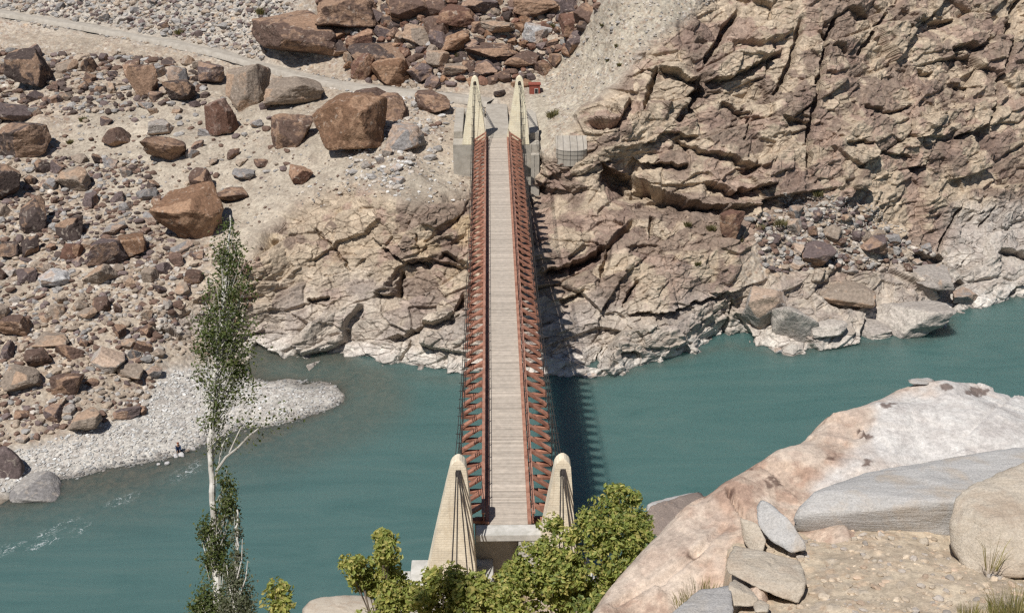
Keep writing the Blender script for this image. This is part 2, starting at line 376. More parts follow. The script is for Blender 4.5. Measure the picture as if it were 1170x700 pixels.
# zones, as outlines on the plan of the slope
def zone(poly, soft): return sstep(-soft, soft, poly_sd(UU, VV, poly))
rockA = zone([(282,300),(318,258),(345,232),(392,215),(440,222),(470,238),(530,226),(560,215),(600,180),(640,185),(660,440),(545,450),(400,430),(300,425),(265,395),(175,380),(180,350),(240,340)], 12)
rockB = zone([(605,190),(640,175),(665,128),(705,100),(735,62),(790,20),(830,-20),(850,-160),(1400,-160),(1400,360),(1095,390),(1085,350),(1060,310),(1000,270),(960,232),(905,240),(870,262),(848,300),(835,420),(780,450),(605,450)], 11)
rockC = zone([(835,330),(900,315),(950,300),(1010,300),(1090,320),(1100,390),(960,420),(835,420)], 10) * 0.9
ROCK = np.clip(np.maximum(np.maximum(rockA, rockB), rockC), 0, 1)
SAND = zone([(95,115),(330,110),(380,165),(470,190),(530,175),(530,225),(400,212),(330,235),(285,285),(190,262),(60,185)], 22)
CHUTE = zone([(600,70),(640,30),(720,-10),(760,-140),(860,-140),(800,5),(730,55),(705,95),(665,130),(655,180),(612,170)], 10)
GRAV = np.maximum(zone([(-200,-140),(350,-140),(345,0),(300,75),(160,45),(-200,-5)], 14), CHUTE)
BEACH = zone([(-40,560),(10,515),(110,492),(165,455),(190,420),(240,415),(300,430),(395,438),(395,470),(300,505),(190,545),(60,580)], 10)
road_line = [(-170,-12),(-60,6),(0,15),(100,31),(200,50),(260,63),(320,81),(380,96),(450,105),(530,113),(565,118)]
rd, rbel, _ = line_d(UU, VV, road_line)
ROADM = sstep(9, 4.5, rd)
pad = zone([(505,108),(625,108),(625,170),(505,170)], 6)
soilm = (1 - ROCK) * (1 - np.maximum(ROADM, pad))

Pf = P0.reshape(-1, 3).astype(F32); Nf = N0.reshape(-1, 3).astype(F32)
disp = np.zeros(len(Pf), F32); col = np.zeros((len(Pf), 3), F32)
rk = ROCK.ravel().astype(F32); sel = rk > 0.01
ps = Pf[sel]
# bedding dips gently; blocks are wider than tall
ca, sa = math.cos(R(14)), math.sin(R(14))
q = np.stack([ps[:, 0] * ca + ps[:, 2] * sa, ps[:, 1], -ps[:, 0] * sa + ps[:, 2] * ca], 1)
warp = np.stack([fbm(ps / 7, 3, 11), fbm(ps / 7 + 40, 3, 12), fbm(ps / 7 + 80, 3, 13)], 1)
q = q + warp * np.array([0.42, 0.42, 0.28], F32)
dsel = np.zeros(len(ps), F32); csel = np.zeros((len(ps), 4), F32)
for li, (sx, sy, sz, amp, seed) in enumerate([(13, 10, 5.6, 2.5, 1), (5.2, 4.8, 2.1, 1.0, 2), (2.0, 2.0, 0.85, 0.38, 3), (0.85, 0.9, 0.45, 0.13, 4)]):
    f1, f2, dv, rs = voronoi(q / np.array([sx, sy, sz], F32), seed)
    tilt = (rs[1] - .5) * dv[:, 0] * 1.5 + (rs[2] - .35) * dv[:, 2] * 1.7
    crk = np.clip(-0.02 + 0.5 * fbm(ps / (sx * .8) + 7 * li, 2, 70 + li), 0, .32)
    dsel += amp * ((rs[0] - .5) * 1.25 + tilt * 0.85 - crk * np.exp(-((f2 - f1) / 0.05) ** 2))
    csel[:, li] = rs[3]
dsel += 0.12 * fbm(ps / 1.3, 4, 21)
disp[sel] += dsel * rk[sel]
# carved ledges and fissures (line, width, depth)
LEDGE = [([(690,188),(707,197),(743,215),(787,229),(830,238),(870,236)],13,3.4),([(808,205),(839,219),(887,209)],10,2.8),([(719,181),(760,188),(790,186)],7,2.0),
  ([(770,155),(801,174),(832,178),(860,191),(882,186)],7,2.0),([(753,75),(788,90),(800,86)],9,3.0),([(805,93),(829,89),(870,70),(897,51)],7,2.4),([(667,143),(709,137),(722,112)],7,2.2),
  ([(825,116),(860,133)],5,1.5),([(894,133),(930,139)],5,1.4),([(1060,27),(1092,20)],6,2.0),([(1088,53),(1123,50),(1128,40)],8,2.2),([(1040,193),(1062,187)],6,1.8),([(1050,77),(1070,80)],4,1.4),
  ([(1090,155),(1130,143)],7,2.0),([(1140,283),(1190,297)],8,2.2),([(1040,288),(1072,300)],8,2.0),([(618,310),(660,299),(690,280)],10,3.2),([(714,359),(768,356),(792,347),(828,336)],6,1.6),
  ([(705,404),(729,401)],5,1.4),([(768,395),(788,394)],5,1.4),([(352,341),(378,337)],5,1.6),([(428,335),(447,336),(454,308)],6,1.7),([(434,387),(473,377),(513,364),(532,331)],8,2.0),
  ([(434,282),(463,299),(496,302)],5,1.5),([(506,285),(534,301)],6,1.8),([(290,392),(330,411)],7,2.2),([(175,372),(215,388),(235,404)],5,1.4),([(640,345),(668,330)],5,1.4),
  ([(730,165),(765,152),(800,156)],5,1.4),([(946,44),(975,60)],5,1.5),([(985,120),(1020,128),(1046,120)],4,1.2),([(960,165),(1000,160)],4,1.2),([(1100,95),(1122,100)],4,1.2),([(1010,170),(1042,180)],4,1.2)]
FISS = [([(753,75),(742,105),(733,134)],2.6,2.6),([(845,10),(826,42),(806,70)],4.5,3.4),([(800,82),(806,104),(790,122),(772,140)],6,3.2),([(918,20),(905,70),(887,108)],4.0,2.6),([(960,10),(945,50),(938,90),(925,157),(921,205)],4.0,2.6),
  ([(1170,-20),(1160,25),(1150,67),(1138,120),(1128,146)],2.6,3.0),([(1012,12),(987,60)],3.5,2.0),([(1099,232),(1077,276),(1071,316)],2.2,2.6),([(726,248),(696,281),(686,322)],4,2.2),([(729,320),(712,352)],2.8,1.8),
  ([(748,242),(743,270)],3,1.8),([(359,259),(385,288),(401,310)],1.6,1.0),([(860,128),(848,165)],1.5,1.2),([(1135,235),(1118,260)],1.8,1.3),([(690,395),(688,415)],1.5,1.2),([(475,268),(480,290)],1.4,1.0),([(468,390),(455,412)],1.4,1.0),([(840,340),(832,400)],2.4,1.8)]
carve = np.zeros(UU.shape, F32)
jit = (fbm(np.stack([UU.ravel() / 9, VV.ravel() / 9, np.zeros(UU.size)], 1), 3, 31) * 4.0).reshape(UU.shape)
jit2 = (fbm(np.stack([UU.ravel() / 9 + 50, VV.ravel() / 9, np.zeros(UU.size)], 1), 3, 32) * 4.0).reshape(UU.shape)
def sub(line, pad_):
    L = np.array(line); x0, y0 = L.min(0) - pad_; x1, y1 = L.max(0) + pad_
    return slice(max(0, int((y0 + 122) / DV)), max(0, int((y1 + 122) / DV))), slice(max(0, int((x0 + 150) / DU)), max(0, int((x1 + 150) / DU)))
for line, w, dep in LEDGE:
    s_ = sub(line, 4 * w + 12); d, bel, tt = line_d(UU[s_] + jit[s_] * .6, VV[s_] + jit2[s_] * .6, line)
    ends = sstep(0, .12, tt) * sstep(1, .88, tt)
    k = np.where(bel > 0, np.exp(-np.maximum(d - 1.5, 0) / w), -0.35 * np.exp(-d / (w * 0.8)))
    carve[s_] += (dep * 1.15 * k * ends * (np.abs(d - np.abs(bel)) < w * .8)).astype(F32)
for line, w, dep in FISS:
    s_ = sub(line, 4 * w + 12); d, bel, tt = line_d(UU[s_] + jit[s_] * .5, VV[s_] + jit2[s_] * .5, line)
    carve[s_] += (dep * sstep(w, w * .35, d) * sstep(-.02, .1, tt) * sstep(1.02, .9, tt)).astype(F32)
disp -= carve.ravel() * np.clip(rk * 1.5, 0, 1)
# loose ground: lumps and stones
sm = soilm.ravel().astype(F32); s2 = sm > 0.02
pp = Pf[s2]
chute = CHUTE.ravel()[s2]; beach = BEACH.ravel()[s2]; sandm = SAND.ravel()[s2]; gravm = GRAV.ravel()[s2]
stoniness = np.clip(0.62 + 0.55 * fbm(pp / 9, 3, 41) + 0.35 * gravm - 0.75 * sandm, 0.06, 1.0)
dd = (0.55 * fbm(pp / 7, 3, 42) + 0.16 * fbm(pp / 1.6, 3, 43)) * (1 - .8 * beach)
f1, f2, dv, ra = voronoi(pp / 0.95, 5); st1 = np.clip(1 - f1 * 1.6, 0, 1) ** .6 * (ra[0] > .55) * ra[1]
g1, g2, dv, rb = voronoi(pp / 0.48, 6); st2 = np.clip(1 - g1 * 1.5, 0, 1) ** .6 * rb[0]
dd += stoniness * (0.42 * st1 * (1 - beach) * (1 - .6 * chute) + 0.20 * st2 * (1 - .3 * beach))
disp[s2] += dd * sm[s2]
dg = disp.reshape(NV, NU)
for ax_ in (0, 1): dg = .16 * np.roll(dg, 1, ax_) + .68 * dg + .16 * np.roll(dg, -1, ax_)
disp = dg.ravel()
# direction of displacement: rock pushes outward from the face, soil straight off the slope
D = Nf.copy(); wv = rk[:, None]
D = D + wv * np.array([0, -0.55, -0.05], F32); D /= np.linalg.norm(D, axis=1, keepdims=True)
P1 = Pf + D * disp[:, None]
PG = P1.reshape(NV, NU, 3)

# colours of the ground
sandc = np.array([0.41, 0.367, 0.305]); greyc = np.array([0.38, 0.36, 0.325]); tanc = np.array([0.38, 0.33, 0.27]); chutec = np.array([0.41, 0.375, 0.31]); whitec = np.array([0.50, 0.485, 0.455])
z = Pf[:, 2]
def lerp(a, b, t): return a + (b - a) * t[:, None]
c = np.tile(tanc, (len(Pf), 1)).astype(F32)
c = lerp(c, sandc, SAND.ravel()); c = lerp(c, greyc, GRAV.ravel()); c = lerp(c, chutec, CHUTE.ravel()); c = lerp(c, whitec, BEACH.ravel())
big = fbm(Pf / 11, 3, 51)
c *= (1 + 0.16 * big)[:, None]
stone = np.zeros((len(Pf), 3), F32)
pal = np.array([[.40, .31, .23], [.27, .19, .145], [.36, .335, .31], [.46, .40, .33], [.22, .165, .14], [.50, .475, .44]], F32)
i1 = (ra[2] * 5.99).astype(int); i2 = (rb[2] * 5.99).astype(int)
cc = c[s2]
m1 = np.clip(st1 * 3, 0, 1) * stoniness * (1 - beach) * (1 - .8 * chute); m2 = np.clip(st2 * 2.2, 0, 1) * stoniness * .75 * (1 - .8 * beach)
cc = lerp(cc, pal[i2] * (0.75 + 0.5 * rb[3])[:, None], m2); cc = lerp(cc, pal[i1] * (0.75 + .5 * ra[3])[:, None], m1)
cc = cc * (1 - .22 * beach * (rb[3] < .3))[:, None]
c[s2] = lerp(c[s2], cc, sm[s2])
# rock colours
buff = np.array([0.425, 0.355, 0.275]); varn = np.array([0.185, 0.136, 0.116]); gry = np.array([0.415, 0.388, 0.36]); och = np.array([0.43, 0.34, 0.22]); pnk = np.array([0.325, 0.248, 0.202])
rc = np.tile(buff, (len(ps), 1)).astype(F32)
v1 = sstep(.12, .45, fbm(ps / 6, 4, 61) + (csel[:, 1] - .5) * 1.1 + (csel[:, 0] - .5) * .4 + .08 * (UU.ravel()[sel] > 600))
rc = lerp(rc, pnk, sstep(.1, .5, fbm(ps / 4, 3, 62) + (csel[:, 2] - .5) * .7))
rc = lerp(rc, varn, v1 * .72)
rc = lerp(rc, och, .7 * sstep(.1, .6, fbm(ps / 5 + 9, 3, 63)) * (UU.ravel()[sel] < 560) * sstep(330, 260, VV.ravel()[sel]))
rightgrey = sstep(1060, 1110, UU.ravel()[sel]) * sstep(215, 250, VV.ravel()[sel])
low = np.clip(sstep(11, 3.5, ps[:, 2] + 2 * fbm(ps / 5, 3, 64)) * .62 + rightgrey * .8, 0, .85)
rc = lerp(rc, gry * 1.05, low)
rc *= (0.86 + .28 * csel[:, 2])[:, None] * (0.93 + .14 * csel[:, 3])[:, None]
# bleached band left by the flood level, damp line at the water
zz_ = P1[sel, 2] + .5 * fbm(ps / 2.5, 3, 65)
band = sstep(2.4, 1.2, zz_)
rc = lerp(rc, np.array([.60, .575, .54]) * (0.85 + .3 * csel[:, 2])[:, None], band * .75)
c[sel] = lerp(c[sel], rc, rk[sel])
c = lerp(c, np.array([.38, .345, .30]), (ROADM.ravel() * .9))
wet = sstep(.28, .02, P1[:, 2] + .12 * fbm(Pf / .8, 2, 66))
c = c * (1 - .45 * wet)[:, None]
c = np.clip(c, .015, .8).astype(F32)

# faces, cut into named pieces of terrain
idx = np.arange(NU * NV).reshape(NV, NU)
quads = np.stack([idx[:-1, :-1], idx[1:, :-1], idx[1:, 1:], idx[:-1, 1:]], -1).reshape(-1, 4)
fz = P1[quads[:, 0], 2]; quads = quads[fz > -4.5]
fu = UU.ravel()[quads[:, 0]]; fb = BEACH.ravel()[quads[:, 0]]; fr = rk[quads[:, 0]]
lab = np.where(fb > .5, 3, np.where((fr > .5) & (fu > 600), 1, np.where(fr > .5, 2, 0)))
for k, nm in ((0, 'hillside'), (1, 'cliff'), (2, 'rocky_bank'), (3, 'beach')):
    qk = quads[lab == k]; un, inv = np.unique(qk, return_inverse=True)
    me = np_mesh(nm, P1[un], inv.reshape(-1, 4), False, c[un])
    tag(link(nm, me, M_CLIFF if k in (1, 2) else M_GROUND), kind='structure')

def surf(px, py):
    """point of the finished far bank at a place in the photo"""
    a = (np.clip(px, -149, 1318) + 150) / DU; b = (np.clip(py, -121, 638) + 122) / DV
    i = int(a); j = int(b); return PG[min(j, NV - 1), min(i, NU - 1)]

# road strip along the slope, its own sheet
rl = []
RL = np.array(road_line, float)
for k in range(len(RL) - 1):
    for t in np.linspace(0, 1, 12, endpoint=False): rl.append(RL[k] * (1 - t) + RL[k + 1] * t)
rl.append(RL[-1])
rv = []; 
for (x, y) in rl:
    p = np.mean([surf(x + dx, y) for dx in (-4, 0, 4)], 0); rv.append(p)
rv = np.array(rv); ker = np.ones(9) / 9
for a_ in range(3):
    e = np.pad(rv[:, a_], 4, mode='edge'); rv[:, a_] = np.convolve(e, ker, 'valid')
tg = np.gradient(rv, axis=0); tg /= np.linalg.norm(tg, axis=1, keepdims=True); sd = np.cross(tg, [0, 0, 1.0]); sd /= np.linalg.norm(sd, axis=1, keepdims=True)
cols_ = [-1.9, -1.6, -.8, 0, .8, 1.6, 1.9]; V = []
for k, cx in enumerate(cols_):
    wob = 0.18 * fbm(rv * .6 + k, 2, 71)[:, None]
    V.append(rv + sd * (cx + wob) + np.array([0, 0, .42 if 0 < k < 6 else -.5]) + np.array([0, 0, 1]) * (.05 * fbm(rv * .8 + 9 * k, 2, 72))[:, None])
V = np.stack(V, 1); n_, m_ = V.shape[:2]; ii = np.arange(n_ * m_).reshape(n_, m_)
tag(link('road', np_mesh('road', V.reshape(-1, 3), np.stack([ii[:-1, :-1], ii[:-1, 1:], ii[1:, 1:], ii[1:, :-1]], -1).reshape(-1, 4), True), M_ROAD), kind='structure')
# ------------------------------------------------------------------ ROCKS
_ico = {}
def ico(sub):
    if sub not in _ico:
        bm = bmesh.new(); bmesh.ops.create_icosphere(bm, subdivisions=sub, radius=1)
        _ico[sub] = (np.array([v.co[:] for v in bm.verts]), np.array([[v.index for v in f.verts] for f in bm.faces])); bm.free()
    return _ico[sub]
def hull_rock(normals, dists, sub=4, k=26, rough=0.05, seed=0, fr=2.4):
    """rounded convex block bounded by planes, with a weathered surface"""
    d, f = ico(sub)
    c = np.maximum(d @ normals.T, 1e-4) / dists
    r = (c ** k).sum(1) ** (-1.0 / k)
    V = d * r[:, None]; global FACET; g = np.random.default_rng(seed + 77)
    FACET = np.repeat(g.choice([0, 0, .15, .6, 1.0], len(normals))[c.argmax(1)][:, None], 3, 1)
    if rough:
        rr = fbm(V * fr + seed * 3.7, 4, 100 + seed % 50); V = V * (1 + rough * rr)[:, None]
    return V, f
def rand_rock(seed, sub=4, n=11, k=30, rough=0.05, flat=1.0):
    g = np.random.default_rng(seed + 1000)
    nn = g.normal(size=(n, 3)); nn /= np.linalg.norm(nn, axis=1, keepdims=True)
    nn = np.concatenate([nn, np.array([[1, 0, 0], [-1, 0, 0], [0, 1, 0], [0, -1, 0], [0, 0, 1], [0, 0, -1]]) + g.normal(size=(6, 3)) * .28])
    nn /= np.linalg.norm(nn, axis=1, keepdims=True)
    ds = np.concatenate([g.uniform(.68, 1.0, n), g.uniform(.78, 1.0, 6)])
    V, f = hull_rock(nn, ds, sub, k, rough, seed)
    lo, hi = V.min(0), V.max(0); V = (V - (lo + hi) / 2) / (hi - lo) * 2      # fills a 2x2x2 box
    return V, f
def rotz(V, a):
    c_, s_ = math.cos(a), math.sin(a); return np.stack([V[:, 0] * c_ - V[:, 1] * s_, V[:, 0] * s_ + V[:, 1] * c_, V[:, 2]], 1)
BROWN, DARK, PURP, ORNG, TAN, PALE, GREYC, WHT, REDB = ((.165,.108,.082), (.105,.078,.067), (.165,.125,.115), (.245,.142,.085), (.35,.28,.215), (.45,.40,.345), (.31,.29,.27), (.55,.53,.50), (.195,.108,.076))
CN = {BROWN: 'brown', DARK: 'dark brown', PURP: 'purplish', ORNG: 'orange brown', TAN: 'tan', PALE: 'pale', GREYC: 'grey', WHT: 'whitish', REDB: 'reddish brown'}
LAND = []     # (px, py, short name) landmarks used to describe the smaller rocks
def big_rock(px, py, w, h, colr, label, short, seed, sub=5, k=34, dep=0.85, sink=0.07, n=9, name='boulder', rough=0.045, lift=0.0, cat='boulder', group=None):
    b = surf(px, py + 0.30 * h); zz = (b - CAM) @ AX
    w *= 1.08; h *= 1.08; wm = w * zz / FPX; dm = dep * wm
    hm = max((h * zz / FPX - 0.33 * dm) / 0.93, 0.45 * wm * min(1, h / w))
    V, f = rand_rock(seed, sub, n, k, rough)
    hm /= (1 - sink); V = V * np.array([wm, dm, hm]) / 2
    V[:, 2] += hm * (.5 - sink)
    o = link(name, np_mesh(name, V, f, False, FACET), M_ROCK, None, tuple(b + np.array([0, dm * .12, lift])))
    o.color = (*(np.array(colr) * random.uniform(.9, 1.1)), 1)
    if 'shore' in short or 'waterline' in short or 'bleached' in short or 'cracked boulder' in short: o.data.materials[0] = M_SHORE
    tag(o, label, cat, group)
    LAND.append((px, py, short)); return o
BIG = [
 (341,45,104,66,BROWN,"largest brown boulder, beside the road's upper edge with a black hollow underneath","the largest boulder above the road"),
 (36,83,45,50,DARK,"tall dark brown boulder in the crowded rocks at the far left below the road","the tall dark boulder below the road"),
 (167,97,33,40,BROWN,"upright brown boulder with a dark left side, alone on sand under the road","the upright brown boulder"),
 (207,107,32,27,DARK,"low dark boulder with white streaks, touching a smaller rounded stone","the low streaked boulder"),
 (242,88,31,27,PURP,"rounded purplish boulder split by a pale seam below the road bend","the rounded purplish boulder"),
 (284,102,46,51,TAN,"big tan and brown block with a broad pale face, black shadow on its right","the big tan block"),
 (339,104,64,43,TAN,"wide tan block below the road, its right end dark, touching the largest orange boulder","the wide tan block"),
 (255,138,36,44,REDB,"reddish boulder with a cracked foot standing below the big tan block","the reddish cracked boulder"),
 (335,151,46,40,BROWN,"angular brown boulder leaning right, between the wide tan block and open sand","the leaning angular boulder"),
 (400,148,78,75,ORNG,"huge orange and brown boulder nearest the left side of the bridge head","the huge orange boulder"),
 (190,176,44,36,BROWN,"square brown boulder with black shadow on its right, in the middle of the sand","the square brown boulder"),
 (135,157,34,24,BROWN,"flat topped brown boulder sloping down to the right on the sand","the sloping flat boulder"),
 (184,147,27,20,PALE,"pale boulder with a dark right end just above the square brown boulder","the pale dark-ended boulder"),
 (26,164,58,46,DARK,"broad dark boulder at the left edge with deep black shadow beneath","the broad dark boulder"),
 (16,127,44,30,PURP,"wide purplish boulder at the left edge above the broad dark boulder","the wide purplish boulder"),
 (10,212,38,42,DARK,"dark boulder cut by the left edge of the view below the broad dark boulder","the dark edge boulder"),
 (84,206,38,29,TAN,"pinkish wedge slab lying tilted with a thin black shadow below","the pinkish wedge slab"),
 (345,202,27,25,REDB,"small red brown angular boulder alone on the sand below the huge orange boulder","the lone red brown boulder"),
 (278,198,26,16,GREYC,"small grey wedge stone on the sand left of the lone red brown boulder","the small grey wedge"),
 (231,206,25,26,BROWN,"rounded brown boulder standing above the big flat fronted boulder","the rounded brown boulder"),
 (217,249,78,72,ORNG,"big flat fronted orange brown boulder with a black undercut, above the poplar top","the big flat-fronted boulder"),
 (266,223,37,22,BROWN,"low brown boulder touching the upper right of the flat fronted boulder","the low brown boulder"),
 (38,250,30,41,DARK,"dark pointed boulder standing upright like a tooth","the dark tooth boulder"),
 (79,262,29,28,DARK,"dark pyramid shaped boulder in the stony slope","the dark pyramid boulder"),
 (122,289,44,36,PURP,"purplish angular boulder pressed against an orange one","the purplish angular boulder"),
 (150,281,32,28,ORNG,"orange cube like boulder on the right of the purplish angular boulder","the orange cube boulder"),
 (82,287,24,22,REDB,"small reddish boulder below the dark pyramid boulder","the small reddish boulder"),
 (11,286,27,23,DARK,"dark flat boulder at the left edge on a pale stony strip","the dark flat edge boulder"),
 (130,262,27,16,GREYC,"low grey boulder above the purplish angular boulder","the low grey boulder"),
 (115,316,34,25,TAN,"tan boulder with a flat bright top and shaded underside on the stony slope","the bright topped tan boulder"),
 (62,318,34,22,WHT,"whitish tilted slab among grey stones left of the tan boulder","the whitish tilted slab"),
 (15,372,38,29,BROWN,"brown rounded boulder at the left edge low on the slope","the brown edge boulder"),
 (60,390,39,18,TAN,"pair of tan low humped rock in the stones below the slope middle","the tan humped rock"),
 (45,415,29,24,BROWN,"brown wedge boulder above the pale brown boulder near the beach","the brown wedge"),
 (26,438,42,31,TAN,"pale brown boulder with pointed top near the beach at the far left","the pointed pale boulder"),
 (78,438,33,28,BROWN,"brown block shaped boulder beside the pale pointed one near the beach","the brown beach-side block"),
 (122,414,42,29,PALE,"pale overhanging boulder with a black hole beneath, just above the beach","the hollow pale boulder"),
 (149,429,28,21,TAN,"tan boulder with flat facets at the upper edge of the white pebble beach","the faceted tan boulder"),
 (222,316,21,18,BROWN,"small brown boulder left of the poplar crown","the small brown boulder"),
 (100,363,21,15,TAN,"small tan boulder in the middle of the stony slope above the beach","the small tan slope boulder"),
 (97,484,38,29,TAN,"pinkish tan boulder on the white pebbles with a dark right side","the pinkish beach boulder"),
 (37,557,66,29,GREYC,"smooth light grey rounded boulder lying at the water's edge","the smooth grey shore boulder"),
 (9,531,34,36,PURP,"brown grey boulder at the left edge just above the smooth grey shore boulder","the brown grey shore boulder"),
 (145,470,29,17,PURP,"purplish grey boulder on the top of the pebble beach","the purplish beach boulder"),
 (398,16,74,48,BROWN,"large brown boulder at the top, right of the largest boulder","the large top boulder"),
 (431,62,62,40,DARK,"dark broad boulder leaning in the rock pile above the road","the dark leaning boulder"),
 (446,81,42,37,ORNG,"orange tan block with a flat lit front at the foot of the rock pile","the orange tan block"),
 (415,80,26,32,REDB,"reddish boulder wedged left of the orange tan block","the wedged reddish boulder"),
 (480,85,30,26,PURP,"purplish boulder with dark holes right of the orange tan block","the holed purplish boulder"),
 (480,42,36,26,TAN,"pale topped boulder in the middle of the rock pile above the road","the pale topped boulder"),
 (503,48,24,24,PURP,"rounded purplish boulder in the rock pile beside the pale topped one","the rounded pile boulder"),
 (563,56,58,26,BROWN,"long brown slab boulder with a dark arched underside above the bridge head","the long arched boulder"),
 (520,82,28,17,TAN,"tan boulder at the bottom of the rock pile, left of the far towers","the tan bottom boulder"),
 (557,80,28,22,PURP,"purplish boulder standing just behind the top of the far left tower","the purplish boulder behind the tower"),
 (573,32,48,26,TAN,"wide tan boulder with dark base near the top of the rock pile","the wide top tan boulder"),
 (653,28,30,31,REDB,"reddish block shaped boulder at the edge of the grey gravel chute","the reddish chute boulder"),
 (612,40,28,24,WHT,"bright white jagged boulder among brown ones above the bridge head","the bright white boulder"),
 (571,108,13,10,DARK,"small dark boulder on the road between the far towers","the small road boulder"),
 (442,124,46,34,BROWN,"brown boulder resting between the huge orange boulder and the road","the roadside brown boulder"),
 (495,119,38,28,BROWN,"flat faced brown boulder beside the left wall of the bridge head","the bridge head boulder"),
 (464,156,42,34,GREYC,"grey brown boulder right of the huge orange boulder with a bush in front","the grey brown boulder"),
 (832,262,27,35,REDB,"triangular red brown slab standing upright under the cliff ledges","the triangular red slab"),
 (934,290,36,28,PURP,"purplish slab boulder in the rubble bay right of the cliff","the purplish slab"),
 (995,286,30,27,PURP,"purplish brown boulder at the right top of the rubble bay","the right rubble boulder"),
 (872,355,46,50,PALE,"layered pinkish boulder at the water in the rubble bay","the layered pinkish boulder"),
 (905,368,50,42,PALE,"large smooth pale boulder with diagonal bands standing at the waterline","the banded waterline boulder"),
 (970,338,62,40,TAN,"big tan grey boulder behind and left of the widest waterline boulder","the big tan grey boulder"),
 (1043,358,82,48,PALE,"widest pale grey boulder bulging over the water on the right bank","the widest waterline boulder"),
 (1098,342,32,22,GREYC,"grey boulder at the point where the right bank juts out","the point boulder"),
 (892,401,10,10,WHT,"tiny white rock poking out of the water before the rubble bay","the tiny white river rock"),
 (1035,392,14,5,PALE,"small flat pale rock awash below the widest waterline boulder","the awash rock"),
 (674,428,16,9,WHT,"small white rock at the foot of the cliff by the bridge shadow","the white cliff-foot rock"),
 (990,372,60,22,PALE,"low bleached boulder in front of the big tan grey boulder","the low bleached boulder"),
 (940,378,40,24,PALE,"pale cracked boulder between banded and low bleached waterline boulders","the pale cracked boulder"),
 (471,10,52,36,BROWN,"brown boulder cut by the top edge right of the large top boulder","the top-edge brown boulder"),
 (523,22,44,32,REDB,"reddish boulder between the top edge and the pale topped boulder","the upper reddish boulder"),
 (612,10,48,30,BROWN,"brown boulder at the top edge above the bright white boulder","the top boulder above the white one"),
 (548,6,40,24,PURP,"purplish boulder at the top edge above the wide top tan boulder","the purplish top boulder"),
 (520,52,34,30,ORNG,"orange boulder left of the long arched boulder in the rock pile","the orange pile boulder"),
 (597,70,40,24,BROWN,"brown boulder right of the tower tops at the foot of the rock pile","the brown foot boulder"),
 (1060,321,44,26,PALE,"pale grey boulder wedged behind the widest waterline boulder under the right cliff","the wedged pale boulder"),
 (420,110,40,28,BROWN,"brown boulder half hidden behind the top of the huge orange boulder","the half hidden boulder"),
]
for i, (px, py, w, h, colr, label, short) in enumerate(BIG):
    sm_ = 'shore' in short or 'smooth' in short or 'waterline' in short or 'bleached' in short
    big_rock(px, py, w, h, colr, label, short, i + 3, 5 if w > 24 else 4, (9 if 'shore' in short else 24) if sm_ else 34, n=10 if not sm_ else 8, rough=.03 if 'shore' in short else .055,
             sink=.42 if sm_ else [.05, .12, .2][i % 3], name='boulder')
# medium rocks: prototypes copied one by one
PROTO = []
for s_ in range(16):
    V, f = rand_rock(200 + s_, 4, 8, 38, .05); PROTO.append(np_mesh('rock', V, f, False, FACET)); PROTO[-1].materials.append(M_ROCK)
FIELDS = [
 ([(-20,295),(230,295),(180,420),(165,470),(-20,515)],270,(7,27),[TAN,TAN,BROWN,PURP,PALE,GREYC,BROWN]),
 ([(-20,180),(165,180),(235,295),(-20,295)],240,(6,26),[BROWN,PURP,TAN,DARK,GREYC]),
 ([(60,110),(330,110),(335,195),(170,245),(60,200)],80,(5,17),[BROWN,PURP,TAN,GREYC]),
 ([(-20,55),(240,70),(235,118),(-20,140)],160,(9,30),[DARK,BROWN,PURP,TAN,GREYC]),
 ([(-20,-8),(335,-8),(280,58),(-20,5)],60,(6,15),[GREYC,GREYC,PALE,PURP,TAN]),
 ([(360,-10),(700,-10),(655,55),(600,95),(430,95),(395,75)],230,(12,44),[BROWN,BROWN,REDB,PURP,DARK,TAN,ORNG]),
 ([(420,108),(520,112),(512,160),(450,215),(395,200)],45,(6,17),[WHT,PALE,GREYC,BROWN]),
 ([(852,248),(962,228),(1052,285),(1075,312),(960,308),(872,312)],110,(6,23),[PURP,BROWN,GREYC,TAN,PALE]),
 ([(165,300),(290,290),(280,390),(190,400)],30,(6,14),[TAN,PALE,BROWN]),
 ([(640,60),(720,0),(700,60),(660,120)],8,(5,9),[PALE,GREYC]),
]
def inpoly(x, y, P):
    r = False
    for (x0, y0), (x1, y1) in zip(P, P[1:] + P[:1]):
        if (y0 > y) != (y1 > y) and x < (x1 - x0) * (y - y0) / (y1 - y0) + x0: r = not r
    return r
cand = []
taken = [(b[0], b[1], (b[2] + b[3]) / 4) for b in BIG]
for poly, n, (a, b), pal_ in FIELDS:
    xs = [p[0] for p in poly]; ys = [p[1] for p in poly]; k = 0
    for _ in range(n * 30):
        if k >= n: break
        x, y = random.uniform(min(xs), max(xs)), random.uniform(min(ys), max(ys))
        if not inpoly(x, y, poly): continue
        s_ = a + (b - a) * random.random() ** 2.2
        if any((x - tx) ** 2 + ((y - ty) * 1.25) ** 2 < ((tr + s_ / 2) * (.66 if b > 30 else .8)) ** 2 for tx, ty, tr in taken): continue
        if min(abs(y - np.interp(x, RL[:, 0], RL[:, 1])), 99) < 5 + s_ / 2 and x < 530: continue
        taken.append((x, y, s_ / 2)); cand.append((x, y, s_, random.choice(pal_))); k += 1
cand.sort(key=lambda t: -t[2])
vis = [t for t in cand if -s_ < t[0] < 1170 and 0 < t[1] < 600]
IND = vis[:300 - len(BIG) - 12]; REST = vis[300 - len(BIG) - 12:]
ORD = ['nearest', 'second', 'third', 'fourth', 'fifth', 'sixth', 'seventh', 'eighth', 'ninth', 'tenth', 'eleventh', 'twelfth', 'thirteenth', 'fourteenth', 'fifteenth']
buckets = {}
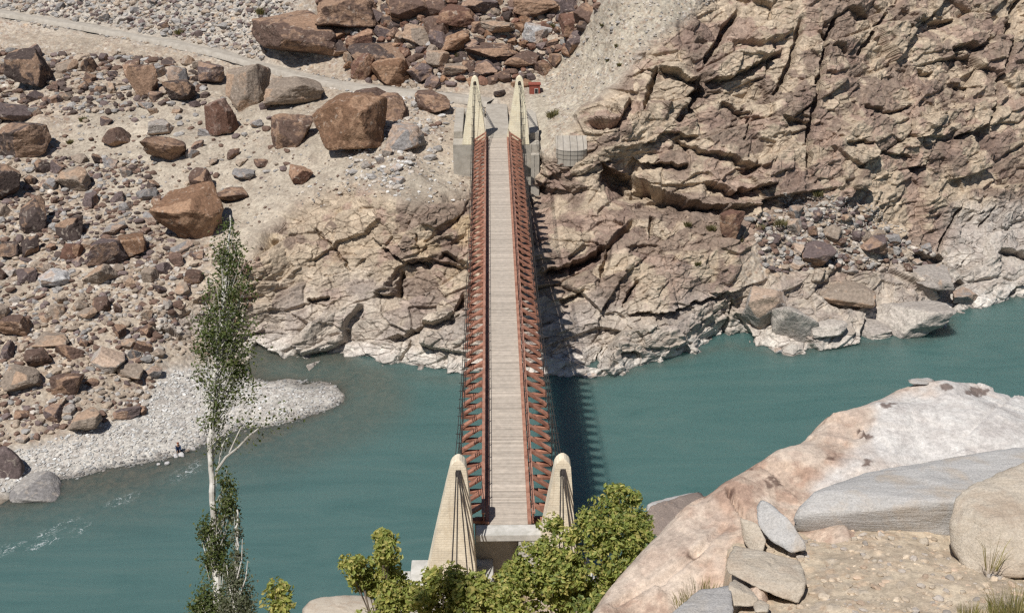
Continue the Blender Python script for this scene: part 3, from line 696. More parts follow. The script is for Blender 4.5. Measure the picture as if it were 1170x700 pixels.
for t in IND:
    L = min(LAND, key=lambda l: (l[0] - t[0]) ** 2 + (l[1] - t[1]) ** 2); dx, dy = t[0] - L[0], t[1] - L[1]
    way = ('right of' if dx > 0 else 'left of') if abs(dx) > abs(dy) else ('below' if dy > 0 else 'above')
    buckets.setdefault((L[2], way), []).append((dx * dx + dy * dy, t))
k = 0
for (short, way), lst in buckets.items():
    lst.sort(key=lambda a: a[0]); seen = {}
    for _, (x, y, s_, colr) in lst:
        cn = CN[colr]; j = seen.get(cn, 0); seen[cn] = j + 1
        b = surf(x, y + .2 * s_); zz = (b - CAM) @ AX; hw = s_ * zz / FPX / 2
        o = bpy.data.objects.new('rock', PROTO[k % 16]); COL.objects.link(o); k += 1
        o.scale = (hw * random.uniform(.9, 1.15), hw * random.uniform(.7, 1.0), hw * random.uniform(.6, .95))
        o.rotation_euler = (random.uniform(-.3, .3), random.uniform(-.3, .3), random.uniform(0, 6.28))
        o.location = b + np.array([0, 0, o.scale.z * .30])
        o.color = (*(np.array(colr) * random.uniform(.85, 1.2)), 1)
        where = {'above': 'uphill of', 'below': 'downhill of'}.get(way, way)
        tag(o, (f"{ORD[j]} {cn} rock {where} {short}" if j else f"{cn} rock closest {where} {short}").replace('closest uphill of', 'just uphill of').replace('closest downhill of', 'just downhill of'), 'rock', 'loose rocks on the far bank')
# everything smaller is one spread of rubble
RV = []; RF = []; RC = []; base = 0
rub = [rand_rock(300 + s_, 2, 6, 40, .05) for s_ in range(12)] ; rub2 = [rand_rock(320 + s_, 2, 7, 30, .05) for s_ in range(10)]
def add_rub(b, hw, colr, fine=False, flat=.8, lists=None):
    global base
    V, f = (rub2 if fine else rub)[random.randrange(10)]
    V = rotz(V * np.array([hw * random.uniform(.85, 1.3), hw * random.uniform(.7, 1.1), hw * flat * random.uniform(.6, 1.0)]), random.uniform(0, 6.28))
    RV.append(V + b + np.array([0, 0, hw * .14])); RF.append(f + base); RC.append(np.tile(np.array(colr) * random.uniform(.75, 1.25), (len(V), 1))); base += len(V)
for x, y, s_, colr in REST:
    b = surf(x, y + .2 * s_); add_rub(b, s_ * ((b - CAM) @ AX) / FPX / 2, colr, True)
RUBF = [(FIELDS[0][0],2300,(1.5,9),[TAN,PALE,BROWN,GREYC,PURP]),(FIELDS[1][0],1300,(1.5,8),[BROWN,TAN,GREYC,PURP]),([(60,110),(540,110),(530,215),(330,240),(280,280),(60,200)],1300,(1.2,4.5),[TAN,PALE,GREYC,BROWN,GREYC]),
 (FIELDS[3][0],1000,(2,10),[BROWN,GREYC,TAN,DARK]),([(-20,-8),(345,-8),(300,70),(-20,10)],2400,(1.6,8),[GREYC,PALE,GREYC,PURP,TAN]),(FIELDS[5][0],1400,(2,12),[BROWN,REDB,PURP,TAN,GREYC]),
 (FIELDS[6][0],450,(1.5,7),[WHT,PALE,GREYC]),(FIELDS[7][0],1000,(2,10),[PURP,BROWN,GREYC,TAN,PALE,PALE]),([(165,290),(300,280),(285,395),(185,410)],350,(1.5,7),[TAN,PALE,BROWN]),
 ([(600,70),(720,-8),(830,-8),(700,95),(660,135),(630,150)],500,(1.2,4),[PALE,GREYC,PALE]),([(330,215),(530,180),(530,235),(400,225)],160,(1.5,6),[PALE,WHT,TAN]),
 ([(890,222),(990,225),(1040,270),(900,250)],900,(1.2,4),[PALE,GREYC]),([(830,330),(1080,330),(1090,380),(840,400)],30,(2,7),[GREYC,PALE,TAN])]
for poly, n, (a, b_), pal_ in RUBF:
    xs = [p[0] for p in poly]; ys = [p[1] for p in poly]; k = 0
    while k < n:
        x, y = random.uniform(min(xs), max(xs)), random.uniform(min(ys), max(ys))
        if not inpoly(x, y, poly): continue
        k += 1
        if x < 530 and abs(y - np.interp(x, RL[:, 0], RL[:, 1])) < 5: continue
        s_ = a + (b_ - a) * random.random() ** 2.5; b = surf(x, y); add_rub(b, s_ * ((b - CAM) @ AX) / FPX / 2, random.choice(pal_))
# stones lining the lower edge of the road
for k in range(260):
    x = random.uniform(-10, 520); y = np.interp(x, RL[:, 0], RL[:, 1]) + random.choice([1, 1, 1, -1]) * random.uniform(5, 7.5)
    s_ = random.uniform(2, 5.5); b = surf(x, y); add_rub(b, s_ * ((b - CAM) @ AX) / FPX / 2, random.choice([GREYC, PALE, TAN]))
tag(link('rubble', np_mesh('rubble', np.concatenate(RV), np.concatenate(RF), False, np.concatenate(RC)), M_RUBBLE), "loose stones scattered over the far slope", kind='stuff')
RV = []; RF = []; RC = []; base = 0
poly = [(-20,560),(20,515),(110,488),(165,455),(190,425),(240,418),(300,432),(392,440),(390,466),(300,500),(190,538),(60,572)]; k = 0
while k < 5200:
    x, y = random.uniform(-20, 395), random.uniform(415, 575)
    if not inpoly(x, y, poly): continue
    k += 1; b = surf(x, y); 
    if b[2] < -.2: continue
    s_ = 1.3 + 3.4 * random.random() ** 3; add_rub(b, s_ * ((b - CAM) @ AX) / FPX / 2, np.array(random.choice([(.51,.495,.47), (.55,.54,.515), (.46,.445,.42), (.37,.34,.31)])) * (.5 + .5 * float(sstep(.05, .5, b[2]))), flat=.7)
tag(link('pebbles', np_mesh('pebbles', np.concatenate(RV), np.concatenate(RF), False, np.concatenate(RC)), M_RUBBLE), "white pebbles of the river beach", kind='stuff')

# ------------------------------------------------------------------ WATER
wx = np.arange(-260, 300, 1.25); wy = np.arange(60, 330, 1.25); WX, WY = np.meshgrid(wx, wy)
WP = np.stack([WX.ravel(), WY.ravel(), np.zeros(WX.size)], 1)
wpx, wpy, _ = w2pix(WP)
d1 = poly_sd(wpx, wpy, [(-400,600),(0,572),(70,556),(150,545),(195,526),(240,512),(300,497),(370,468),(392,455),(392,440),(300,436),(300,408),(400,412),(400,395),(0,395),(-400,400)])
shal = np.clip(np.exp(np.minimum(d1, 0) / 17) * .95 + .35 * sstep(-95, -10, d1) * sstep(480, 200, wpx), 0, 1) * sstep(-700, -200, wpx + 0 * wpy)
d2, _, _ = line_d(wpx, wpy, [(300,412),(400,414),(500,434),(620,434),(680,434),(780,410),(830,394),(900,406),(960,396),(1060,388),(1088,372),(1092,352),(1170,338),(1400,330)])
shal = np.maximum(shal, .55 * np.exp(-d2 / 5))
shal = np.maximum(shal, .75 * sstep(30, 8, line_d(wpx, wpy, [(320,425),(390,428),(430,436)])[0]))
shal = np.maximum(shal, .6 * sstep(62, 12, line_d(wpx, wpy, [(330,500),(400,470),(430,450)])[0]))
foam = np.zeros(len(WP))
for line, w in [([(200,545),(214,538),(229,530)],4.5),([(128,575),(142,570),(154,567)],3.6),([(-6,632),(18,624)],3.6),([(85,592),(62,604),(45,612)],2.6),([(95,602),(88,606)],3),([(40,625),(58,616)],2.5),([(160,558),(205,540)],7.1),([(90,590),(140,572)],7.1)]:
    foam = np.maximum(foam, sstep(w * 1.6, w * .2, line_d(wpx, wpy, line)[0]) * (0.0 if w > 7 else 1))
wc = np.stack([shal, foam, sstep(200, 900, wpx)], 1)
ii = np.arange(WX.size).reshape(WX.shape)
wme = np_mesh('water', WP, np.stack([ii[:-1, :-1], ii[:-1, 1:], ii[1:, 1:], ii[1:, :-1]], -1).reshape(-1, 4), True, np.clip(wc, 0, 1))
t = NT('river_water', 0.10, 0.5); t.b.inputs['IOR'].default_value = 1.33; p = t.pos()
at = t.n('ShaderNodeAttribute', attribute_name='Col'); se = t.n('ShaderNodeSeparateColor'); t.l(at.outputs['Color'], se.inputs[0])
n1 = t.noise(p, 0.05, 4, 0.6, 1.5); n2 = t.noise(p, 0.9, 5, 0.65, 0.8); n3 = t.noise(p, 1.6, 5, 0.75, 1.4)
deep = t.mix((0.052, 0.108, 0.102), (0.066, 0.124, 0.117), t.ramp(n1, [(0.3, grey(0)), (0.7, grey(1))]))
deep = t.mix(deep, (0.048, 0.130, 0.120), t.math('MULTIPLY', se.outputs[2], 0.75))
vm = t.n('ShaderNodeVectorMath', operation='MULTIPLY'); t.l(p, vm.inputs[0]); vm.inputs[1].default_value = (.035, .16, 1)
n4 = t.noise(vm.outputs[0], 1.0, 6, .62, 2.2)
deep = t.mix(deep, t.ramp(n4, [(.3, (.058, .116, .110)), (.52, (.080, .142, .133)), (.75, (.108, .162, .146))]), .6)
bed = t.mix((0.062, 0.068, 0.056), (0.12, 0.115, 0.09), t.ramp(n2, [(0.35, grey(0)), (0.7, grey(1))]))
shf = t.math('MULTIPLY', se.outputs[0], t.math('ADD', 0.62, t.math('MULTIPLY', n2, 0.55)))
cw = t.mix(deep, bed, shf)
fm = t.math('MULTIPLY', se.outputs[1], t.ramp(n3, [(0.53, grey(0)), (0.64, grey(1))]))
cw = t.mix(cw, (0.62, 0.65, 0.64), fm); t.l(cw, t.b.inputs['Base Color'])
t.bump(t.math('ADD', n2, t.math('MULTIPLY', n3, .6)), 0.22, 0.3)
t.b.subsurface_method = 'BURLEY'; t.b.inputs['Subsurface Weight'].default_value = .85; t.b.inputs['Subsurface Radius'].default_value = (2.5, 3.5, 3.5); t.b.inputs['Subsurface Scale'].default_value = 1.0
tag(link('water', wme, t.m), kind='structure')
# ------------------------------------------------------------------ BRIDGE
BX, DZ = 1.17, 26.0; Y0, Y1 = 75.5, 183.5; TN, TF = 74.0, 184.6; HW = 1.8
bridge = empty('suspension_bridge', (BX, Y0, DZ), "narrow red railed suspension bridge with wooden deck crossing the turquoise river", 'bridge')
BO = (BX, Y0, DZ)
# deck boards
V = []; F = []; C = []; y = 0.0; LEN = Y1 - Y0
while y < LEN:
    w = random.uniform(.19, .26); w = min(w, LEN - y); jl, jr = random.uniform(-.05, .05), random.uniform(-.05, .05); dz = random.uniform(-.012, .012)
    n = len(V); a, b = y + .012, y + w - .012
    cam_ = lambda yy: 0.5 * math.sin(math.pi * yy / LEN)
    for zz in (-.09, 0):
        for (x_, y_) in ((-HW + jl, a), (HW + jr, a), (HW + jr, b), (-HW + jl, b)): V.append((x_, y_, cam_(y) + zz + dz))
    F += [[n + i for i in q_] for q_ in ((0, 3, 2, 1), (4, 5, 6, 7), (0, 1, 5, 4), (1, 2, 6, 5), (2, 3, 7, 6), (3, 0, 4, 7))]
    cc = np.array([.46, .40, .335]) * random.choice([random.uniform(.90, 1.04)] * 7 + [random.uniform(.70, .88)] + [1.12]) * (1 + .03 * random.uniform(-1, 1)); C += [cc] * 8; y += w
link('deck', np_mesh('deck', V, F, False, np.array(C)), M_PLANK, bridge)
def camb(yy): return 0.5 * math.sin(math.pi * min(max(yy / LEN, 0), 1))
NB = 54; STEP = LEN / NB
ys = [STEP * (k + .5) for k in range(NB)]
seg = np.linspace(0, LEN, 28)
for s in (-1, 1):
    m = MB()
    for a, b in zip(seg[:-1], seg[1:]): m.beam((s * (HW - .17), a, camb(a) + .13), (s * (HW - .17), b - .02, camb(b) + .13), .28, .24)
    m.build('kerb_beam', M_REDRAIL, bridge)
    rail = MB()
    for hh, ww, th in ((.22, .10, .20), (.50, .07, .2), (.77, .07, .2)):
        for a, b in zip(seg[:-1], seg[1:]): rail.beam((s * (HW + .10), a, camb(a) + hh), (s * (HW + .10), b - .02, camb(b) + hh), ww, th)
    ro = rail.build('railing', M_RED, bridge)
    top = MB()
    for a, b in zip(seg[:-1], seg[1:]): top.beam((s * (HW + .13), a, camb(a) + 1.05), (s * (HW + .13), b - .02, camb(b) + 1.05), .27, .14)
    top.build('top_rail', M_REDRAIL, ro)
    hr = MB(); hr.tube([(s * (HW - .02), yy, camb(yy) + 1.55 - .05 * math.sin(i * math.pi)) for i, yy in enumerate(np.linspace(0, LEN, 40))], .028, 5)
    hr.build('wire_handrail', M_STEEL, ro)
    for k in range(0, NB):
        pass
    pm = MB(); pm.box(s * (HW + .17) - .06, s * (HW + .17) + .06, -.07, .07, -.3, 1.0); pm.box(s * (HW + .01) - .025, s * (HW + .01) + .025, -.03, .03, 0.9, 1.6)
    pme = pm.mesh('rail_post', M_RED)
    for k, yy in enumerate(ys[:50]):
        o = link('rail_post', pme, None, bridge, (0, yy, camb(yy)))
# floor beams that stick out, with raking braces and hanger rods
REACH = 2.05
fb = MB(); fb.box(-HW - REACH, HW + REACH, -.24, .24, -.42, -.16); fbm_ = fb.mesh('floor_beam', M_RED, bevel=.015)
def brace_mesh(s):
    m = MB(); m.beam((s * (HW + REACH - .05), 0.0, -.16), (s * (HW + .22), 0.0, 1.06), .18, .54, (0, 1, 0)); m.beam((s * (HW + REACH - .12), -.30, -.2), (s * (HW + .9), .12, .45), .10, .08); return m.mesh('brace', M_RED, bevel=.012)
bm_ = {s: brace_mesh(s) for s in (-1, 1)}
CX = HW + REACH - .12
ZN, ZF = 32.35 - DZ, 35.0 - DZ; YN, YF = TN - Y0, TF - Y0
ym = LEN * .47; zm = 1.25
def cable_z(yy): 
    return zm + (ZN - zm) * ((ym - yy) / (ym - YN)) ** 2 if yy < ym else zm + (ZF - zm) * ((yy - ym) / (YF - ym)) ** 2
def cable_x(yy): 
    return CX + .06 * math.exp(-abs(yy - YN) / 8) - .18 * math.exp(-abs(yy - YF) / 8)
hm = {}
for s in (-1, 1):
    m = MB(); m.tube([(0, 0, 0), (0, 0, .5), (0, 0, 1)], .026, 5); hm[s] = m.mesh('hanger', M_STEEL)
    m = MB(); m.box(-.27, .27, -.022, .022, -.022, .022); hm[s, 1] = m.mesh('cable_clamp', M_STEEL)
for k, yy in enumerate(ys):
    f_ = link('floor_beam', fbm_, None, bridge, (0, yy, camb(yy))); f_.scale.x = 1 + random.uniform(-.03, .03); f_.rotation_euler.z = random.uniform(-.012, .012)
    for s in (-1, 1):
        b = link('brace', bm_[s], None, f_); b.rotation_euler.z = random.uniform(-.03, .03)
        if yy > 1.5:
            h = link('hanger', hm[s], None, f_, (s * CX, 0, -.3)); h.scale.z = cable_z(yy) - camb(yy) + .3
            h.rotation_euler.y = s * math.atan2(cable_x(yy) - CX, h.scale.z)
            link('cable_clamp', hm[s, 1], None, f_, (s * cable_x(yy), 0, cable_z(yy) - camb(yy)))
for s in (-1, 1):
    for off in (-.19, 0.0, .19):
        m = MB(); m.tube([(s * cable_x(yy) + off, yy, cable_z(yy) + (.05 if off == 0 else 0)) for yy in np.linspace(YN, YF, 90)], .032, 6); m.build('main_cable', M_STEEL, bridge)
    for (dx, ex, dy, ez) in ((-.15, -.75, -11, -6.5), (0, -.1, -11, -6.5), (.08, 1.5, -10, -6.5), (.2, 2.3, -10, -6.5)):
        m = MB(); m.tube([(s * 3.84 + .14 + dx, YN + .2, ZN), (s * 3.84 + .14 + dx * .8 - .02, YN - .62, ZN - .16), (s * 3.84 + ex, YN + dy, ez)], .055, 6); m.build('backstay_cable', M_STEEL, bridge)
        m = MB(); m.tube([(s * 3.55 + dx, YF - .2, ZF), (s * 3.55 + dx, YF + .6, ZF - .1), (s * 3.55 + dx * 2, YF + 22, 1.0)], .04, 6); m.build('backstay_cable', M_STEEL, bridge)
# towers: tapered masonry, pointed head, arched saddle hole
def tower(cx, cy, z0, z1, wb, wt, db, dt, shift, mat, slot):
    H = z1 - z0; prof = []
    for t_ in np.linspace(0, 1, 9):
        e = t_; prof.append((t_ * (H - .62), wb + (wt - wb) * (e * .9 + .1 * e * e), db + (dt - db) * e, shift * (1 - t_)))
    prof += [(H - .36, wt * .80, dt * .96, 0), (H - .14, wt * .46, dt * .9, 0), (H, wt * .14, dt * .8, 0)]
    m = MB(); rings = []
    for (zz, w_, d_, sh) in prof:
        rings.append(len(m.v))
        for sx, sy in ((-1, -1), (1, -1), (1, 1), (-1, 1)): m.v.append((sx * w_ / 2 + sh, sy * d_ / 2, zz))
    for a, b in zip(rings[:-1], rings[1:]):
        for j in range(4): m.f.append([a + j, a + (j + 1) % 4, b + (j + 1) % 4, b + j])
    m.f.append([3, 2, 1, 0]); m.f.append([rings[-1] + j for j in range(4)])
    me = m.mesh('tower', mat, bevel=0.0)
    o = link('tower', me, None, bridge, (cx - BX, cy - Y0, z0 - DZ))
    c = MB(); n = 8; sw = slot / 2; zb, zt = H - 1.45, H - 1.0
    pr = [(-sw, zb), (sw, zb)] + [(sw * math.cos(a), zt + sw * math.sin(a)) for a in np.linspace(0, math.pi, n)]
    for yy in (-3, 3):
        for (x_, z_) in pr: c.v.append((x_, yy, z_))
    k_ = len(pr); c.f = [list(range(k_)), list(range(2 * k_ - 1, k_ - 1, -1))] + [[j, j + k_, (j + 1) % k_ + k_, (j + 1) % k_] for j in range(k_)]
    cme = c.mesh('cut', mat); co = bpy.data.objects.new('cut', cme); COL.objects.link(co); co.location = (cx, cy, z0)
    md = o.modifiers.new('b', 'BOOLEAN'); md.operation = 'DIFFERENCE'; md.object = co; md.solver = 'EXACT'
    bpy.context.view_layer.update()
    ev = o.evaluated_get(bpy.context.evaluated_depsgraph_get()); nm = bpy.data.meshes.new_from_object(ev)
    o.modifiers.clear(); o.data = nm; bpy.data.objects.remove(co)
    sd_ = MB(); sd_.box(-sw * .85, sw * .85, -dt * .42, dt * .42, zb + .01, zb + .2); sd_.build('cable_saddle', M_STEEL, o)
    return o
tl = tower(BX - 3.70, TN, 22.4, 33.0, 3.9, 1.15, 2.5, 1.1, -.72, M_TOWN, .46); tl['label'] = "near left cream tower with black backstay cables"
tr = tower(BX + 3.98, TN, 22.4, 33.0, 3.3, 1.15, 2.5, 1.1, -.42, M_TOWN, .46)
t3 = tower(BX - 3.55, TF, 25.0, 35.9, 3.9, 1.1, 2.6, 1.0, -.2, M_TOWF, .5); t4 = tower(BX + 3.55, TF, 25.0, 35.9, 3.7, 1.1, 2.6, 1.0, -.25, M_TOWF, .5)
t3['label'] = "far left yellowish tower"; t4['label'] = "far right yellowish tower"; tr['label'] = "near right cream tower"
# near end: sill beam over a dark void, pier blocks
m = MB(); m.box(-2.5, 2.75, -1.45, -.06, -.52, .04); m.build('sill_beam', M_CONC2, bridge, bevel=.03)
ab = empty('bridge_abutment', (BX, 72, 20), "pale concrete footing of the near towers behind the bushes", 'abutment'); 
def at(o, m, nm, mat, org, bev=.04): return m.build(nm, mat, o, org, bev)
m = MB(); m.box(BX + .75, BX + 2.9, 74.1, 77.5, 12, 25.46); at(ab, m, 'pier_wall', M_CONC2, (BX, 72, 20))
m = MB(); m.box(BX - 2.6, BX + .74, 76.2, 77.5, 12, 25.44); at(ab, m, 'back_wall', M_CONC, (BX, 72, 20))
m = MB(); m.box(BX - 7.6, BX - 1.2, 72.3, 76.1, 14, 22.38); at(ab, m, 'plinth', M_CONC2, (BX, 72, 20))
m = MB(); m.box(BX + 2.2, BX + 6.6, 72.2, 76.0, 14, 22.37); at(ab, m, 'plinth', M_CONC2, (BX, 72, 20))
m = MB(); m.box(BX - 10.2, BX - 7.62, 72.4, 75.2, 14, 22.0); at(ab, m, 'low_wall', M_CONC2, (BX, 72, 20))
# far bridge head
fa = empty('stone_platform', (BX, 190, 18), "grey masonry platform carrying the far towers at the end of the bridge", 'platform'); fo = (BX, 190, 18)
m = MB(); m.box(BX - 7.2, BX + 6.8, 183.3, 203, 8, 24.98); at(fa, m, 'platform', M_CONC, fo, .05)
m = MB(); m.box(BX - 1.9, BX + 1.9, 183.62, 206, 24.99, 25.96); at(fa, m, 'roadway', M_ROAD, fo, .03)
m = MB(); m.box(BX - 7.18, BX - 5.7, 187.2, 202.9, 24.99, 26.1); at(fa, m, 'parapet', M_CONC, fo)
m = MB(); m.box(BX + 5.3, BX + 6.78, 186.0, 202.9, 24.99, 26.2); at(fa, m, 'parapet', M_CONC, fo)
m = MB(); m.box(BX - 5.6, BX - 2.1, 200.5, 202.9, 24.99, 26.0); at(fa, m, 'parapet', M_CONC, fo)
m = MB(); m.box(BX + 5.4, BX + 6.75, 182.0, 183.28, 12, 23.6); at(fa, m, 'buttress', M_CONC, fo)
# guard booth by the far right tower
bp = surf(609, 117); bo_ = (BX + 6.9, 208.5, 26.4)
gb = empty('guard_booth', bo_, "small brick red booth with a window beside the far right tower", 'booth')
m = MB(); m.box(-.95, .95, -.8, .8, -1.2, 2.5); m.build('wall', M_BOOTH, gb)
m = MB(); m.box(-1.1, 1.1, -.95, .95, 2.502, 2.66); m.build('roof', M_BOOTH, gb, bevel=.03)
m = MB(); m.box(-.05, .6, -.86, -.81, .9, 1.9); wf = m.build('window', M_CONC2, gb); m = MB(); m.box(.02, .53, -.885, -.862, .98, 1.82); m.build('pane', M_DARK, wf)
# wire mesh anchorage on the right of the far bridge head
gp = surf(653, 172); ga = empty('gabion_anchor', tuple(gp - np.array([0, 0, .9])), "curved grey wire mesh basket of stones right of the far bridge head", 'gabion')
m = MB(); pr = []
for a in np.linspace(R(200), R(340), 12): pr.append((2.6 * math.cos(a), 1.9 * math.sin(a)))
n = len(pr)
for (x_, y_) in pr: m.v += [(x_, y_, -1.0), (x_, y_, 1.5)]
for j in range(n - 1): m.f.append([2 * j, 2 * j + 2, 2 * j + 3, 2 * j + 1])
m.v += [(-2.5, 1.4, 3.1), (2.5, 1.4, 3.1)]; m.f.append([2 * j + 1 for j in range(n)] + [len(m.v) - 1, len(m.v) - 2])
m.f.append([0, 1, len(m.v) - 2]); m.f.append([2 * n - 2, len(m.v) - 1, 2 * n - 1])
m.build('stone_fill', M_ROAD, ga)
m = MB()
for (x_, y_) in pr[1:-1:2]: m.tube([(x_ * 1.02, y_ * 1.03, -.9), (x_ * 1.02, y_ * 1.03, 1.52), (x_ * .98, 1.3, 3.2)], .018, 4)
for zz in (.1, .8, 1.5): m.tube([(x_ * 1.02, y_ * 1.03, zz) for x_, y_ in pr], .016, 4)
m.build('wire_mesh', M_STEEL, ga)

# ------------------------------------------------------------------ NEAR HILLSIDE
NC = [(-60,0,66),(-60,40,38),(-60,80,6),(-60,95,-4),(-25,0,72),(-25,20,57),(-20,40,42),(-18,60,24.5),(-16,70,16),(-16,80,6),(-18,88,-2),(-30,88,-3),(-40,60,22),
  (0,-6,77),(0,0,76.2),(0,10,65.5),(0,20,57),(-10,32,47.2),(0,30,49),(0,40,41.5),(0,50,34.5),(-6,60,27.5),(4,60,28.5),(-5,70,20.6),(4,70,21.5),(-8,74,19),(4,75,20.6),(4,79,15),(-6,79,13),(4,84,5),(4,88,-3),(-6,86,-3),
  (12,60,29.5),(12,70,23.5),(14,79,20.5),(13,84,13),(12,91,-3),(24,70,25),(24,82,18),(24,93,-3),(50,60,34),(50,95,-3),(20,50,38),(9,40,43),(22,40,46),(9,32,47),(14,34,46.5),(24,34,49),(36,36,52),
  (3,20,55.5),(3,13,63.5),(6,25,52),(9,24,54),(12,19,62.0),(12,24,58),(16,16,63.6),(16,22,60.5),(22,24,60),(10,12,66.5),(20,8,69),(36,10,68),(36,26,60),(60,20,62),(60,60,34),(12,28,52.5),(20,29,54.5)]
NCA = np.array(NC, float); near_f = rbf_fit(NCA[:, 0], NCA[:, 1], NCA[:, 2], .03, 40.0)
gx = np.arange(-62, 64, .42); gy = np.arange(-4, 97, .42); GX, GY = np.meshgrid(gx, gy)
GZ = near_f(GX, GY); pq = np.stack([GX.ravel(), GY.ravel(), GZ.ravel()], 1)
keep = sstep(2, 9, np.hypot(GX, GY)).ravel()
pq[:, 2] += keep * (.35 * fbm(pq / 3, 4, 81) + .10 * fbm(pq / .9, 3, 82))
ncol = np.tile(np.array([.36, .29, .205]), (len(pq), 1)) * (1 + .2 * fbm(pq / 4, 3, 83))[:, None]
rockish = sstep(.0, .35, fbm(pq / 7, 3, 84))[:, None]; ncol = ncol * (1 - rockish) + np.array([.40, .335, .275]) * rockish
ii = np.arange(GX.size).reshape(GX.shape)
tag(link('near_hillside', np_mesh('near_hillside', pq, np.stack([ii[:-1, :-1], ii[:-1, 1:], ii[1:, 1:], ii[1:, :-1]], -1).reshape(-1, 4), True, np.clip(ncol, .02, .7)), M_NEAR), kind='structure')
def nz(x, y): return float(near_f(np.array([x]), np.array([y]))[0])

# granite outcrop on the right: a broad slab whose back falls away to the river
CREST = [(700,775,22.6),(703,712,23),(718,672,24),(740,640,24.6),(770,608,25.2),(800,581,25.7),(835,553,26.3),(870,533,26.8),(900,515,27.3),(960,480,28.4),(1000,460,29),(1040,442,29.6),(1075,433,30),(1120,440,30.2),(1170,453,30.3),(1230,475,30.4),(1310,505,30.5),(1400,540,30.5)]
INNER = [(880,565,26),(950,545,26.6),(1050,515,27.6),(1150,500,27.8),(800,640,24.3),(760,690,23.6),(830,620,24.6),(740,740,22.9),(820,720,23.0),(850,650,24.2),(920,600,25.2),(1000,590,25.8),(1100,570,26.2),(1250,560,27),(1000,500,27.8),(900,545,26.6),(1350,600,26.5),(780,625,24.7),(880,720,22.6),(760,790,22.0),(960,640,24.3),(1080,640,24.6),(1200,640,25)]
cw = np.array([pix2w(a, b, c_) for a, b, c_ in CREST]); iw = np.array([pix2w(a, b, c_) for a, b, c_ in INNER])
tgc = np.gradient(cw[:, :2], axis=0); tgc /= np.linalg.norm(tgc, axis=1, keepdims=True); outw = np.stack([-tgc[:, 1], tgc[:, 0]], 1)
bk = []
for (dist, drop) in ((.35, .28), (1.0, 1.5), (2.2, 4.5), (4.0, 10)):
    bk.append(np.concatenate([cw[:, :2] + outw * dist, cw[:, 2:] - drop], 1))
fro = np.array([[x, y, nz(x, y) - .4] for x, y in ((11, 17), (14, 17), (18, 17), (8, 17), (6, 18), (22, 18), (26, 20))])
OC = np.concatenate([cw, iw] + bk + [fro]); out_f = rbf_fit(OC[:, 0], OC[:, 1], OC[:, 2], .10, 6.0)
ox = np.arange(1.0, 24, .055); oy = np.arange(16.5, 36, .055); OX, OY = np.meshgrid(ox, oy); OZ = out_f(OX, OY)
op = np.stack([OX.ravel(), OY.ravel(), OZ.ravel()], 1)
# crack and rolls in the slab
opx, opy, _ = w2pix(op)
f1_, f2_, dv_, rr_ = voronoi(op / np.array([1.5, 1.1, 1.2]) + .35 * np.stack([fbm(op / 1.2, 2, 21), fbm(op / 1.2, 2, 22), fbm(op / 1.2, 2, 23)], 1), 9)
op[:, 2] += .05 * fbm(op / 1.6, 3, 91) + .022 * fbm(op / .35, 4, 92) + .10 * ((rr_[0] - .5) + (rr_[1] - .5) * dv_[:, 0] * 1.2 + (rr_[2] - .5) * dv_[:, 1] * 1.2)
for line, w_, dep in [([(833,560),(840,572),(852,590),(866,610)],2.0,.35),([(866,610),(880,628),(870,640)],4,.35),([(700,690),(760,660),(830,600)],3,.10),([(1172,440),(1130,470),(1100,500)],2,.05)]:
    dl, _, tt = line_d(opx, opy, line); op[:, 2] -= dep * sstep(w_ * 1.8, w_ * .3, dl)
white = np.array([.56, .55, .54]); pink = np.array([.52, .42, .345]); lich = np.array([.11, .07, .058])
wm_ = sstep(-14, 16, poly_sd(opx, opy, [(1000,455),(1075,425),(1400,480),(1400,600),(1000,540),(930,555),(985,500)]) + 12 * fbm(op / .8, 3, 93))
oc = lerp(np.tile(pink, (len(op), 1)), white, wm_)
rs_ = sstep(.10, .5, fbm(op / .55, 4, 94) + .15) * (1 - wm_) ; oc = lerp(oc, np.array([.38, .25, .19]), rs_ * .6)
spk = fbm(op / .10, 3, 87); oc = oc * (1 + .16 * spk * (1 - .6 * wm_))[:, None]; oc = lerp(oc, np.array([.33, .235, .19]), sstep(.08, .7, fbm(op / .2, 4, 88) + .7 * fbm(op / 1.1, 2, 89)) * .6 * (1 - wm_))
oc = lerp(oc, np.array([.56, .50, .44]), sstep(.1, .5, fbm(op / .9 + 7, 3, 97)) * .5 * (1 - wm_))
lz = np.zeros(len(op))
for (lx, ly, rx, ry) in [(1082,440,11,4),(1116,446,17,5.5),(990,495,9,5),(983,492,5,3),(992,527,9,6),(884,547,12,12),(835,560,12,6),(1012,464,9,3),(790,632,14,5),(860,535,6,3),(950,522,8,4),(1020,460,8,3)]:
    lz = np.maximum(lz, np.exp(-(((opx - lx) / rx) ** 2 + ((opy - ly) / ry) ** 2) * 1.2) * (1.0 if ly < 600 else .62))
lm = sstep(.42, .62, lz * (1 + 1.0 * fbm(op / .14, 3, 95)) + .10 * fbm(op / .5, 2, 96)); oc = lerp(oc, lich, lm * .8)
ok = op[:, 2] > 46; ii = np.arange(OX.size).reshape(OX.shape); q_ = np.stack([ii[:-1, :-1], ii[:-1, 1:], ii[1:, 1:], ii[1:, :-1]], -1).reshape(-1, 4)
ctr = op[q_[:, 0]]; 
edge = poly_sd(ctr[:, 0], ctr[:, 1], np.concatenate([cw[:, :2] + outw * 3.4, np.array([[24, 16], [1, 16]])])) > 0
q_ = q_[edge & (ctr[:, 2] > 50)]; un, inv = np.unique(q_, return_inverse=True)
